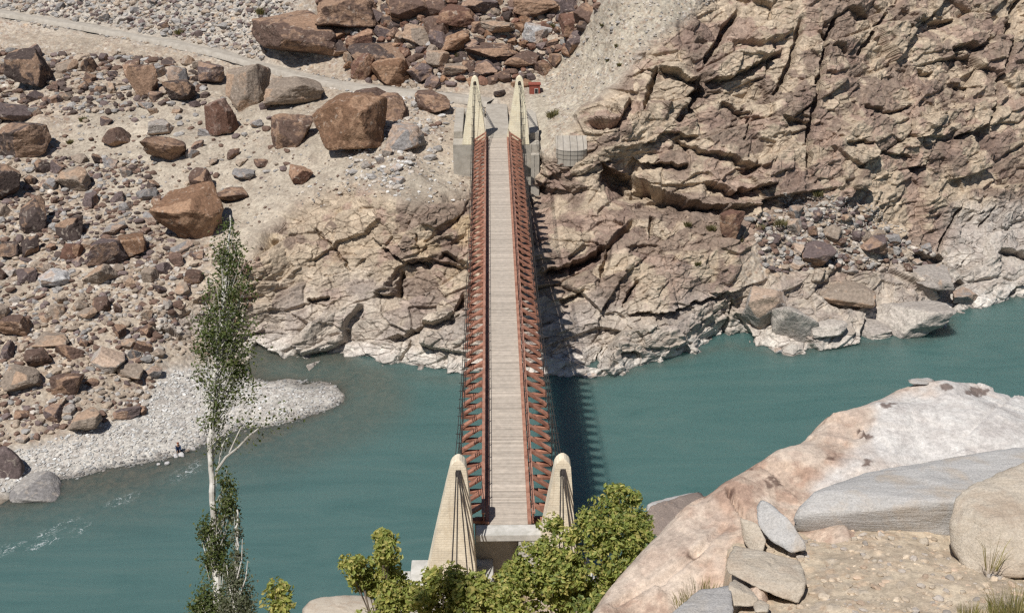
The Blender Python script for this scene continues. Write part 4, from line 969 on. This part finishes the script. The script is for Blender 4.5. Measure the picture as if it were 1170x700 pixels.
tag(link('granite_outcrop', np_mesh('granite_outcrop', op[un], inv.reshape(-1, 4), True, np.clip(oc[un], .02, .8)), m_ground("granite", (1.3, 9.0, 34.0), (.72, 1.24), .8, .035)), "broad pink and white granite outcrop with red brown lichen patches above the river", 'rock outcrop')

# gravel pocket in front of it
GC = np.array([pix2w(a, b, c_) for a, b, c_ in [(930,628,24.0),(1000,618,24.2),(1080,615,24.6),(1150,640,23.8),(900,690,21.9),(860,700,21.6),(1000,700,21.2),(1100,690,21.4),(1170,690,21.2),(1000,800,18.4),(1200,800,18.2),(850,800,18.8),(1300,700,21),(760,800,19.0),(1350,850,17)]])
gr_f = rbf_fit(GC[:, 0], GC[:, 1], GC[:, 2], .1, 4.0)
ax = np.arange(3.5, 17, .05); ay = np.arange(11.5, 25, .05); AXX, AYY = np.meshgrid(ax, ay); gp_ = np.stack([AXX.ravel(), AYY.ravel(), gr_f(AXX, AYY).ravel()], 1)
gp_[:, 2] += .05 * fbm(gp_ / .7, 4, 98) + .012 * fbm(gp_ / .15, 3, 99)
f1, f2, dv, rr = voronoi(gp_ / .22, 8); st = np.clip(1 - 1.7 * f1, 0, 1) ** .6 * (rr[0] > .6); gp_[:, 2] += .05 * st * rr[1]
gx_, gy_, _ = w2pix(gp_); gp_[:, 2] -= 1.6 * sstep(838, 815, gx_ - .18 * (gy_ - 650))
gcol = np.tile(np.array([.455, .39, .305]), (len(gp_), 1)) * (1 + .10 * fbm(gp_ / 1.2, 3, 85))[:, None]
gcol = lerp(gcol, np.array([[.47, .37, .275], [.41, .36, .30], [.51, .42, .32], [.44, .355, .265]])[(rr[2] * 3.99).astype(int)], np.clip(st * 2, 0, .8))
ppx, ppy, _ = w2pix(gp_); ii = np.arange(AXX.size).reshape(AXX.shape)
gq = np.stack([ii[:-1, :-1], ii[:-1, 1:], ii[1:, 1:], ii[1:, :-1]], -1).reshape(-1, 4); gq = gq[poly_sd(ppx[gq[:, 0]], ppy[gq[:, 0]], [(822,640),(850,606),(930,580),(1400,555),(1400,1100),(600,1100),(822,710)]) > 0]
tag(link('gravel_ground', np_mesh('gravel_ground', gp_, gq, True, np.clip(gcol, .02, .7)), M_NEAR), kind='structure')
RV = []; RF = []; RC = []; base = 0
while len(RV) < 1700:
    a, b = random.uniform(840, 1180), random.uniform(600, 712)
    k = random.randrange(len(gp_)); p = gp_[k]; a, b = ppx[k], ppy[k]
    if not (845 < a < 1190 and 590 < b < 720): continue
    add_rub(p - np.array([0, 0, .01]), .018 + .085 * random.random() ** 5, random.choice([(.46,.37,.275),(.42,.35,.27),(.50,.41,.31),(.37,.325,.28),(.45,.34,.25)]), True, .7)
tag(link('gravel', np_mesh('gravel', np.concatenate(RV), np.concatenate(RF), False, np.concatenate(RC)), M_GRAVEL), "fine stones strewn on the sandy pocket", kind='stuff')

def hull_from_pix(name, pts, colr, label, mat, k=40, sub=6, rough=.02, seed=1, cat='boulder', fr=3.0, stretch=None):
    """rock built as the rounded hull of corner points given as (photo x, photo y, depth)"""
    Wp = np.array([pix2w(*p) for p in pts]); c0 = Wp.mean(0)
    bm = bmesh.new()
    for p in Wp - c0: bm.verts.new(p)
    bmesh.ops.convex_hull(bm, input=bm.verts[:]); bmesh.ops.recalc_face_normals(bm, faces=bm.faces)
    nn = []; dd_ = []
    for f in bm.faces:
        d_ = f.normal.dot(f.calc_center_median())
        if d_ > .02: nn.append(f.normal[:]); dd_.append(d_)
    bm.free(); V, F = hull_rock(np.array(nn), np.array(dd_), sub, k, 0, seed)
    n_ = V / np.linalg.norm(V, axis=1, keepdims=True); sz = np.linalg.norm(Wp - c0, axis=1).mean()
    V = V + n_ * (rough * sz * fbm(V / sz * fr + seed, 5, 110 + seed))[:, None]
    o = link(name, np_mesh(name, V, F, True), mat, None, tuple(c0)); o.color = (*colr, 1); return tag(o, label, cat)
def m_slab(name, c1, c2, c3):
    t = NT(name, .9, .2); p = t.pos(); vm = t.n('ShaderNodeMapping'); vm.inputs['Rotation'].default_value = (.2, .15, -.25); vm.inputs['Scale'].default_value = (.6, 3.2, 5); t.l(p, vm.inputs[0])
    n1 = t.noise(vm.outputs[0], 1.3, 6, .65, .7); n2 = t.noise(p, 24, 5, .75); n3 = t.noise(p, 1.1, 4, .6, .5)
    c_ = t.ramp(n1, [(.3, c1), (.7, c2)]); c_ = t.mix(c_, c3, t.ramp(n3, [(.5, grey(0)), (.68, grey(.8))])); c_ = t.mix(c_, t.ramp(n2, [(.3, grey(.70)), (.7, grey(1.24))]), 1, 'MULTIPLY')
    t.l(c_, t.b.inputs['Base Color']); t.bump(t.math('ADD', n1, t.math('MULTIPLY', n2, .6)), .75, .06); return t.m
M_SL1 = m_slab("grey_banded_rock", (.40, .385, .365), (.52, .50, .475), (.46, .39, .315)); M_SL2 = m_slab("cream_rock", (.44, .375, .295), (.54, .475, .39), (.41, .32, .24)); M_SL3 = m_slab("grey_rock", (.33, .315, .30), (.46, .44, .42), (.42, .38, .33))
hull_from_pix('boulder', [(903,590,24.6),(908,608,24.9),(925,560,25.0),(985,540,26.2),(1170,508,27.2),(1230,520,27),(1220,575,24.8),(1095,572,24.4),(1095,614,24.8),(1000,616,25.1),(1200,620,25.4),(930,625,26.5),(1000,570,28),(1200,560,28.5)], (.5,.48,.46), "long smooth grey slab lying across the white granite outcrop", M_SL1, 50, 6, .018, 1)
hull_from_pix('boulder', [(1083,595,23.6),(1090,565,23.9),(1150,535,24.6),(1230,505,25),(1260,560,23.5),(1240,650,22.4),(1150,662,22.6),(1105,655,23.0),(1083,625,23.4),(1130,600,22.9),(1180,600,26),(1240,640,25.5),(1110,640,25.5)], (.5,.42,.35), "big rounded tan boulder leaning on the grey slab, with lines across its face", M_SL2, 60, 6, .035, 2)
hull_from_pix('rock', [(863,580,24.6),(868,568,24.8),(880,574,24.7),(900,592,24.1),(920,618,23.6),(922,628,23.5),(905,632,23.5),(880,618,23.9),(866,600,24.3),(890,590,25.2),(915,625,24.6)], (.5,.48,.46), "narrow grey slab tipped against the outcrop beside the gravel", M_SL1, 40, 5, .02, 3, 'rock')
hull_from_pix('rock', [(845,590,24.4),(866,598,24.2),(876,618,23.9),(872,632,23.8),(858,632,24.0),(848,615,24.3),(860,610,25)], (.5,.42,.33), "small cream rock wedged behind the tipped grey slab", M_SL2, 26, 5, .03, 4, 'rock')
hull_from_pix('rock', [(831,640,22.6),(838,622,23.2),(870,628,23.2),(915,640,22.8),(922,665,22.0),(912,690,21.8),(890,682,21.8),(850,664,22.1),(832,655,22.4),(880,650,23.6),(915,680,23.2)], (.5,.42,.33), "cream flat topped rock overhanging a black gap at the gravel edge", M_SL2, 60, 6, .035, 5, 'rock')
hull_from_pix('rock', [(832,668,21.7),(838,660,22.2),(858,672,21.9),(868,684,21.6),(862,692,21.5),(836,693,21.5),(850,680,22.4)], (.5,.42,.33), "small cream rock under the overhanging flat topped one", M_SL2, 30, 5, .03, 6, 'rock')
hull_from_pix('rock', [(765,702,21),(800,672,21.8),(835,668,21.8),(838,690,21.3),(832,740,20),(770,760,20),(750,720,20.6),(800,720,22.5)], (.4,.38,.36), "dark grey slab sloping at the bottom edge left of the cream rocks", M_SL3, 40, 6, .025, 7, 'rock')
hull_from_pix('rock', [(860,690,21.5),(868,684,21.6),(880,690,21.4),(878,700,21.1),(862,700,21.1),(870,695,22)], (.5,.42,.33), "little cream stone under the gap beside the gravel", M_SL2, 30, 4, .03, 8, 'rock')
hull_from_pix('rock', [(1035,433,29.9),(1062,431,30.4),(1070,435,30.2),(1060,440,29.8),(1040,440,29.7),(1055,436,31)], (.66,.65,.63), "thin white flake resting on the top of the outcrop", M_SL1, 40, 4, .03, 9, 'rock')
for i, (x, y, zz, s_, lb) in enumerate([(1022,588,24.0,7,"small orange tinted stone at the foot of the long grey slab"),(1024,690,20.9,11,"reddish stone half sunk in the gravel"),(1000,640,23.2,6,"little tan stone in the middle of the gravel"),(1100,668,21.9,6,"grey pebble on gravel near the big tan boulder"),(1055,618,24.2,9,"pale stone at the right end of the long slab's foot"),(975,612,24.3,6,"tiny tan stone under the slab's left end")]):
    p = pix2w(x, y, zz); 
    kk = np.argmin((gp_[:, 0] - p[0]) ** 2 + (gp_[:, 1] - p[1]) ** 2); p = gp_[kk]
    V, f = rand_rock(500 + i, 3, 8, 24, .04); o = link('stone', np_mesh('stone', V * s_ * zz / FPX / 2 * np.array([1.2, 1, .8]), f, True), M_SL2, None, tuple(p + np.array([0, 0, .03]))); o.color = (.5, .4, .3, 1); tag(o, lb, 'stone')
# rocks by the near end of the bridge
hull_from_pix('boulder', [(343,695,92),(352,684,93),(380,679,94),(425,680,95),(445,692,93),(440,720,90),(390,735,88),(345,725,89),(390,690,97)], (.5,.45,.38), "large beige rounded boulder at the bottom edge left of the bridge", M_SL2, 18, 5, .03, 10)
hull_from_pix('boulder', [(735,590,93),(742,577,94),(775,566,96),(800,560,98),(812,572,96),(800,610,92),(760,618,91),(738,610,92),(775,585,101)], (.3,.24,.2), "brown boulder with a white top between the bush and the outcrop", M_FROCK, 20, 5, .05, 11)
hull_from_pix('boulder', [(737,576,96),(750,571,97),(790,562,99),(800,561,99),(795,570,96),(745,588,94.5),(738,585,95),(770,575,100)], (.66,.65,.63), "white flat rock capping the brown boulder by the river", M_SL1, 20, 5, .04, 12)
# ------------------------------------------------------------------ LEAVES, TREES, PLANTS
def leaf_mesh(name, C_, N_, size, cols, g):
    """folded leaf blades: C_ centres, N_ rough facing, one colour each"""
    n = len(C_); a = g.normal(size=(n, 3)); N_ = N_ + g.normal(size=(n, 3)) * .75; N_ /= np.linalg.norm(N_, axis=1, keepdims=True) + 1e-9
    t_ = np.cross(N_, a); t_ /= np.linalg.norm(t_, axis=1, keepdims=True) + 1e-9; b_ = np.cross(N_, t_)
    s_ = size * g.uniform(.55, 1.5, n)[:, None]
    V = np.stack([C_ - t_ * s_ * .55, C_ + b_ * s_ * .33 + N_ * s_ * .10, C_ + t_ * s_ * .6 - N_ * s_ * .12, C_ - b_ * s_ * .33 + N_ * s_ * .10], 1).reshape(-1, 3)
    F = np.concatenate([np.arange(n)[:, None] * 4 + np.array([0, 1, 2]), np.arange(n)[:, None] * 4 + np.array([0, 2, 3])])
    return np_mesh(name, V, F, False, np.repeat(cols, 4, 0))
def leafcols(n, g, base_, var):
    c_ = np.array(base_)[g.integers(0, len(base_), n)] * g.uniform(1 - var, 1 + var, (n, 1)); return c_
GREENY = [(.29,.31,.08),(.36,.35,.10),(.23,.265,.065),(.43,.38,.13),(.25,.285,.075)]
GREEND = [(.14,.18,.05),(.165,.205,.055),(.18,.205,.06),(.115,.15,.045)]
POPL = [(.085,.115,.032),(.105,.13,.036),(.07,.095,.028),(.13,.145,.045),(.16,.17,.09)]
POPG = [(.11,.125,.07),(.14,.145,.09),(.10,.115,.06),(.18,.18,.13)]
def poplar(name, label, trunk, r0, lobes, nleaf, size, cols_, seed, branches=(), density=1.0, twigs=60):
    g = np.random.default_rng(seed); tw = np.array([pix2w(*p) for p in trunk]); root = tw[0]
    t_ = empty(name, tuple(root), label, 'tree')
    rad = np.linspace(r0, .03, len(tw)); m = MB(); 
    # resample trunk with slight wobble
    u = np.linspace(0, len(tw) - 1, len(tw) * 4); pts = np.stack([np.interp(u, np.arange(len(tw)), tw[:, a]) for a in range(3)], 1); pts[1:-1] += g.normal(size=(len(pts) - 2, 3)) * .025
    m.tube(pts - root, list(np.interp(u, np.arange(len(tw)), rad)), 9); m.build('trunk', M_BARK, t_)
    cen = []; nrm = []
    for br in branches:
        bw = np.array([pix2w(*p) for p in br[0]]); m = MB(); m.tube(bw - root, list(np.linspace(br[1], .012, len(bw))), 6); m.build('limb', M_BARK, t_)
        for k in range(br[2]):
            s_ = g.uniform(br[3], 1) * (len(bw) - 1); i = min(int(s_), len(bw) - 2); p = bw[i] + (bw[i + 1] - bw[i]) * (s_ - i)
            q = p + g.normal(size=3) * br[4]; cen.append(q); nrm.append([0, -.2, .6])
    tm = MB(); clump = []
    for (lx, ly, rx, ry, w_) in lobes:
        zz = trunk[0][2] if len(trunk[0]) > 2 else 40
        zz = np.interp(ly, [p[1] for p in trunk][::-1], [p[2] for p in trunk][::-1])
        for k in range(int(w_)):
            r_ = g.normal(size=3); r_ /= np.linalg.norm(r_); r_ *= g.uniform(.25, 1.25) ** .6
            p = pix2w(lx, ly, zz) + (RT * r_[0] * rx * .9 + np.array([0, 0, 1]) * r_[1] * ry + np.array([0, 1, 0]) * r_[2] * rx) * zz / FPX
            clump.append((p, g.uniform(.12, .40) * (rx / 25) ** .4, k < w_ * .4))
    for (p, s_, tw_) in clump:
        # twig from the trunk up to the clump
        if tw_:
            i = np.argmin(np.abs(pts[:, 2] - (p[2] - 1.3))); m_ = (pts[i] + p) / 2 + np.array([0, 0, -.18]); tm.tube([pts[i] - root, m_ - root, p - root], [.022, .014, .006], 4)
        n = max(3, int(nleaf * s_ * s_ * 6 * density * (1.9 if p[2] < 56 else 1.0))); q = p + g.normal(size=(n, 3)) * s_ * np.array([.55, .55, .85]); cen.extend(q); nrm.extend(np.tile([0, -.1, .4], (n, 1)) + (q - p) / s_ * .5)
    if tm.v: tm.build('branches', M_BARK, t_)['kind'] = 'stuff'
    cen = np.array(cen); nrm = np.array(nrm, float)
    link('crown', leaf_mesh('crown', cen - root, nrm, size, leafcols(len(cen), g, cols_, .3), g), M_LEAF, t_)
    return t_
poplar('poplar_tree', "tall slender poplar with a pale trunk standing before the river on the left",
  [(256,780,38.5),(251,720,39.0),(247,665,39.5),(245,620,40),(244,580,40),(241,540,40),(240,505,40),(243,460,40.3),(249,400,40.6),(255,340,41),(260,290,41.3),(263,246,41.5)], .15,
  [(262,262,10,14,10),(264,285,16,16,18),(252,300,11,14,9),(268,312,19,18,24),(252,338,22,20,28),(272,345,15,20,15),(258,372,28,24,40),(240,385,17,22,20),(262,405,28,24,42),(240,425,16,22,18),(270,430,22,20,20),(252,455,18,20,22),(247,485,12,16,14),(254,505,9,12,7),(245,515,6,10,4),(256,545,7,14,10),(259,562,9,16,16),(262,578,10,14,16),(250,590,10,12,12),(238,605,8,12,8),(243,530,5,10,5),
   (237,610,10,14,18),(252,620,13,16,24),(243,642,14,14,24),(260,652,11,14,18),(234,688,14,12,18),(264,688,14,14,22),(244,708,26,14,34),(228,700,10,10,12),(285,330,7,10,3),(290,375,8,10,4),(226,410,7,12,4),(280,455,9,10,4)],
  60, .10, POPL, 5,
  branches=[([(247,538,39.9),(258,522,39.7),(272,511,39.4),(285,497,39.2),(300,486,39),(318,478,38.8),(336,470,38.6)],.045,150,.35,.22),([(242,520,40),(238,505,40.2),(233,480,40.4)],.035,30,.4,.15),([(252,512,40),(260,500,40.2),(266,478,40.4)],.035,40,.3,.18),([(262,517,39.6),(272,495,39.5),(285,470,39.5),(296,452,39.5)],.03,70,.3,.2)], density=1.0)
poplar('poplar_tree', "small grey green poplar with bare twigs beside the tall poplar's trunk",
  [(268,775,37.6),(269,720,37.9),(270,680,38.2),(271,640,38.4),(271,605,38.6),(271,582,38.8)], .04,
  [(271,592,4,10,5),(271,612,6,12,6),(272,638,8,12,6),(271,662,12,14,9),(276,680,13,12,10),(270,700,20,14,14),(284,698,10,12,7)], 110, .085, POPG, 6,
  branches=[([(270,700,38),(262,670,38.1),(259,645,38.2)],.03,14,.3,.12),([(270,690,38),(281,660,38),(283,640,38)],.03,14,.3,.12),([(271,660,38),(276,640,38),(277,615,38)],.025,10,.3,.1)])
def bush(label, px, py, zz, lobes, size, cols_, seed, per=70, clump=.42, name='leafy_bush', cat='bush', stems=7, nfac=1.0):
    g = np.random.default_rng(seed); base_ = pix2w(px, py, zz); gz = nz(base_[0], base_[1]); root = np.array([base_[0], base_[1], min(gz, base_[2]) - .1])
    t_ = empty(name, tuple(root), label, cat); cen = []; nrm = []; tips = []
    for (lx, ly, r_, n) in lobes:
        c0 = pix2w(lx, ly, zz + g.uniform(-.6, .6)); rw = r_ * zz / FPX
        for k in range(n):
            d_ = g.normal(size=3); d_ /= np.linalg.norm(d_); d_[2] = abs(d_[2]) * .9 + d_[2] * .1 if g.random() < .6 else d_[2]
            p = c0 + d_ * rw * g.uniform(.3, 1.0) ** .5; s_ = clump * g.uniform(.6, 1.25); m_ = int(per * nfac * g.uniform(.5, 1.3))
            e = g.normal(size=(m_, 3)); e /= np.linalg.norm(e, axis=1, keepdims=True); e *= g.uniform(.3, 1, (m_, 1)) ** .5
            q = p + e * s_ * np.array([1, 1, .75]); cen.extend(q); nrm.extend(e * .7 + np.array([0, -.1, .65])); tips.append(p)
    st = MB(); tips = np.array(tips); main = tips[g.choice(len(tips), min(stems, len(tips)), replace=False)]
    for p in main:
        mid = root + (p - root) * .5 + np.array([0, 0, .25]) + g.normal(size=3) * .15; st.tube([(0, 0, 0), mid - root, p - root], [.09, .05, .015], 5)
    for p in tips[g.choice(len(tips), min(40, len(tips)), replace=False)]:
        q = main[np.argmin(np.linalg.norm(main - p, axis=1))]; mid = root + (q - root) * .55; st.tube([mid - root, (mid + p) / 2 - root + np.array([0, 0, .1]), p - root], [.035, .02, .008], 4)
    st.build('stem', M_BARK2, t_)
    cen = np.array(cen); nrm = np.array(nrm)
    link('crown', leaf_mesh('crown', cen - root, nrm, size, leafcols(len(cen), g, cols_, .28), g), M_LEAF, t_); return t_
bush("large green bush in front of the near right tower and sill", 640, 720, 62, [(614,644,24,18),(640,625,28,22),(680,612,28,20),(640,660,36,30),(695,640,30,26),(712,614,24,16),(600,680,32,24),(660,690,38,30),(728,622,20,14),(582,670,16,11),(560,690,26,22),(700,670,26,26),(628,605,13,6),(735,640,18,14),(640,690,34,26),(590,660,22,14)], .23, GREENY + GREENY + GREEND[:2], 11, 62, .52)
bush("round topped green bush rising over the river at the right end of the greenery", 705, 640, 64, [(705,572,20,14),(688,582,14,9),(724,580,15,10),(712,594,20,12),(730,603,16,9),(695,600,14,7)], .21, GREENY + GREEND[:2], 12, 50, .48)
bush("yellow green bush hiding the foot of the near left tower", 520, 740, 60, [(510,668,22,15),(540,684,26,18),(505,692,26,17),(553,678,14,10),(485,692,16,9),(575,690,22,12),(530,700,26,18),(495,668,16,8),(580,700,22,14)], .23, GREENY, 13, 58, .5)
bush("yellow green sapling with two leafy heads left of the near towers", 440, 760, 58, [(440,616,11,8),(441,632,12,9),(438,652,15,12),(405,648,13,10),(412,662,12,9),(450,670,19,14),(456,690,25,18),(470,684,16,10),(425,672,10,5),(440,712,26,12)], .21, GREENY, 14, 62, .46)
bush("tiny yellow green sprig at the bottom edge between the poplars and the bridge", 318, 760, 55, [(318,672,9,5),(312,684,10,6),(322,694,12,8),(330,682,7,3),(316,708,12,6)], .20, GREENY, 15, 40, .36, 'leafy_sapling', 'sapling', 4)
bush("dark sparse bush at the bottom in front of the pink outcrop", 700, 760, 30, [(690,690,16,9),(712,680,10,6),(725,662,8,5),(708,705,18,9),(668,700,18,8),(735,700,8,4)], .10, GREENY + GREEND, 16, 44, .24)
# grass tufts and dry shrubs
def tuft(label, p, n, h_, spread, cols_, seed, name='grass_tuft', cat='grass tuft', wid=.012):
    g = np.random.default_rng(seed); V = []; F = []; C = []
    for k in range(n):
        a = g.uniform(0, 6.28); r_ = spread * g.uniform(0, 1) ** .7; b_ = np.array([math.cos(a) * r_, math.sin(a) * r_, -.02]); lean = np.array([math.cos(a), math.sin(a), 0]) * g.uniform(.1, .6) + g.normal(size=3) * .12
        hh = h_ * g.uniform(.5, 1.15); sd_ = np.array([-math.sin(a + 1), math.cos(a + 1), 0]) * wid * g.uniform(.7, 1.4); m_ = b_ + lean * hh * .4 + np.array([0, 0, hh * .6]); e = b_ + lean * hh + np.array([0, 0, hh * .92])
        i = len(V); V += [b_ - sd_, b_ + sd_, m_ + sd_ * .7, m_ - sd_ * .7, e]; F += [[i, i + 1, i + 2], [i, i + 2, i + 3], [i + 3, i + 2, i + 4]]; c_ = np.array(cols_[g.integers(0, len(cols_))]) * g.uniform(.75, 1.25); C += [c_] * 5
    o = link(name, np_mesh(name, np.array(V), np.array(F), False, np.array(C)), M_LEAF, None, tuple(p)); return tag(o, label, cat)
STRAW = [(.36,.30,.14),(.30,.27,.12),(.24,.24,.09),(.42,.36,.2)]
tuft("yellow green grass tuft in the bottom right corner", pix2w(1158, 712, 20.4), 620, .62, .40, STRAW, 31, wid=.008)
tuft("smaller dry grass tuft left of the corner tuft", pix2w(1110, 705, 20.8), 160, .3, .22, STRAW, 32, wid=.006)
tuft("pale dry grass at the foot of the pink outcrop by the dark grey slab", pix2w(800, 690, 22.4), 420, .35, .5, STRAW, 33, wid=.006)
tuft("thin dry stalks in front of the big tan boulder", pix2w(1132, 650, 22.4), 24, .8, .12, STRAW, 34, 'dry_stalk', 'dry plant', wid=.007)
DRY = [(.20,.175,.095),(.25,.21,.12),(.15,.14,.07)]
SH = [(889,257,9,"olive dry shrub on the shelf below the right cliff"),(866,262,6,"small dry shrub left of the olive shrub on the cliff shelf"),(812,262,6,"dry shrub left of the triangular red slab"),(843,275,5,"tiny shrub at the foot of the triangular red slab"),(632,134,8,"yellowish shrub right of the far bridge head"),(460,164,7,"dry shrub before the grey brown boulder left of the bridge head"),
 (705,53,3,"upper dark shrub on the grey gravel chute"),(707,74,3,"middle dark shrub on the grey gravel chute"),(693,69,2.6,"left dark shrub on the grey gravel chute"),(300,14,8,"dark olive shrub at the upper left of the largest boulder"),(206,38,6,"dry shrub above the road near the top left"),(95,137,5,"small green shrub on sand left of the sloping flat boulder"),
 (525,62,6,"green shrub in the rock pile behind the far left tower"),(632,30,6,"shrub beside the reddish boulder at the chute edge"),(375,140,4,"small shrub tucked against the huge orange boulder"),(80,162,4,"tiny shrub near the broad dark boulder"),(935,222,7,"shrub at the foot of the cliff's tall fissure"),(690,30,3,"small shrub high on the chute"),(785,258,5,"faint shrub on the promontory top"),(795,303,4,"grey shrub lower on the promontory")]
for i, (x, y, s_, lb) in enumerate(SH):
    p = surf(x, y + s_ * .3); hw = s_ * ((p - CAM) @ AX) / FPX
    tuft(lb, p, 150, hw * 1.1, hw * .8, DRY, 60 + i, 'dry_shrub', 'shrub', wid=.07)
# small bush hanging on the outcrop edge left of the poplar line
# ------------------------------------------------------------------ PERSON crouching at the water
def skin_body(name, joints, edges, mat, parent, loc=(0, 0, 0), root=0, lev=2):
    me = bpy.data.meshes.new(name); me.from_pydata([j[:3] for j in joints], edges, []); o = bpy.data.objects.new(name, me); COL.objects.link(o)
    md = o.modifiers.new('s', 'SKIN'); 
    for k, j in enumerate(joints):
        sv = me.skin_vertices[0].data[k]; sv.radius = (j[3], j[3]); sv.use_root = (k == root)
    sb = o.modifiers.new('u', 'SUBSURF'); sb.levels = lev; sb.render_levels = lev
    bpy.context.view_layer.update(); nm = bpy.data.meshes.new_from_object(o.evaluated_get(bpy.context.evaluated_depsgraph_get())); bpy.data.objects.remove(o)
    nm.materials.clear(); nm.materials.append(mat); nm.polygons.foreach_set('use_smooth', [True] * len(nm.polygons)); return link(name, nm, None, parent, loc)
M_SKIN = m_plain("skin", (.30,.17,.11), (.34,.20,.13), 5, .6, 0); M_BLUE = m_plain("dark_blue_cloth", (.02,.035,.075), (.035,.055,.11), 6, .9, .2, .02); M_SCARF = m_plain("orange_scarf", (.42,.13,.07), (.50,.18,.10), 6, .9, .2, .02)
pp_ = surf(205, 517); pe = empty('person', (pp_[0], pp_[1], max(pp_[2], .02)), "person in dark blue clothes and orange red head scarf crouching at the river's edge", 'person')
J = [(0,0,.34,.15),(0,-.05,.62,.15),(0,-.12,.86,.14),(0,-.18,1.0,.065),(0,-.24,1.17,.115),(-.13,0,.32,.11),(-.2,-.36,.5,.085),(-.18,-.22,.12,.06),(-.18,-.42,.05,.05),(.13,0,.32,.11),(.2,-.36,.5,.085),(.18,-.22,.12,.06),(.18,-.42,.05,.05),(-.21,-.14,.86,.07),(-.27,-.4,.66,.055),(-.14,-.62,.5,.045),(-.12,-.72,.46,.035),(.21,-.14,.86,.07),(.27,-.4,.66,.055),(.14,-.62,.5,.045),(.12,-.72,.46,.035)]
E = [(0,1),(1,2),(2,3),(3,4),(0,5),(5,6),(6,7),(7,8),(0,9),(9,10),(10,11),(11,12),(2,13),(13,14),(14,15),(15,16),(2,17),(17,18),(18,19),(19,20)]
skin_body('body', J, E, M_SKIN, pe)
g_ = lambda js, a: [(J[k][0], J[k][1], J[k][2], J[k][3] * a) for k in js]
skin_body('tunic', g_([0,1,2,13,14,15,17,18,19], 1.25), [(0,1),(1,2),(2,3),(3,4),(4,5),(2,6),(6,7),(7,8)], M_BLUE, pe)
skin_body('trousers', g_([0,5,6,7,9,10,11], 1.25), [(0,1),(1,2),(2,3),(0,4),(4,5),(5,6)], M_BLUE, pe)
skin_body('head_scarf', [(0,-.20,1.19,.14),(0,-.16,1.28,.115),(0,-.11,1.05,.11)], [(1,0),(0,2)], M_SCARF, pe)
pe.rotation_euler.z = R(15); pe.scale = (1.12, 1.12, 1.12)
for i, (x, y, s_, lb) in enumerate([(202,522,7,"white stone left of the two at the crouching person's feet"),(208,522,7,"white stone right of the two at the crouching person's feet"),(192,534,6,"white stone standing in the shallows below the crouching person"),(182,534,5,"white stone at the beach edge left of the shallows stone"),(222,514,5,"flat white stone at the waterline right of the crouching person"),(215,517,6,"brownish stone awash right of the crouching person")]):
    b = surf(x, y); V, f = rand_rock(540 + i, 3, 6, 12, .03); hw = s_ * ((b - CAM) @ AX) / FPX / 2
    o = link('stone', np_mesh('stone', V * hw * np.array([1.1, 1, .8]), f, True), M_ROCK, None, (b[0], b[1], max(b[2], 0) + hw * .3)); o.color = (.62, .60, .57, 1) if i < 5 else (.3, .24, .19, 1); tag(o, lb, 'stone')
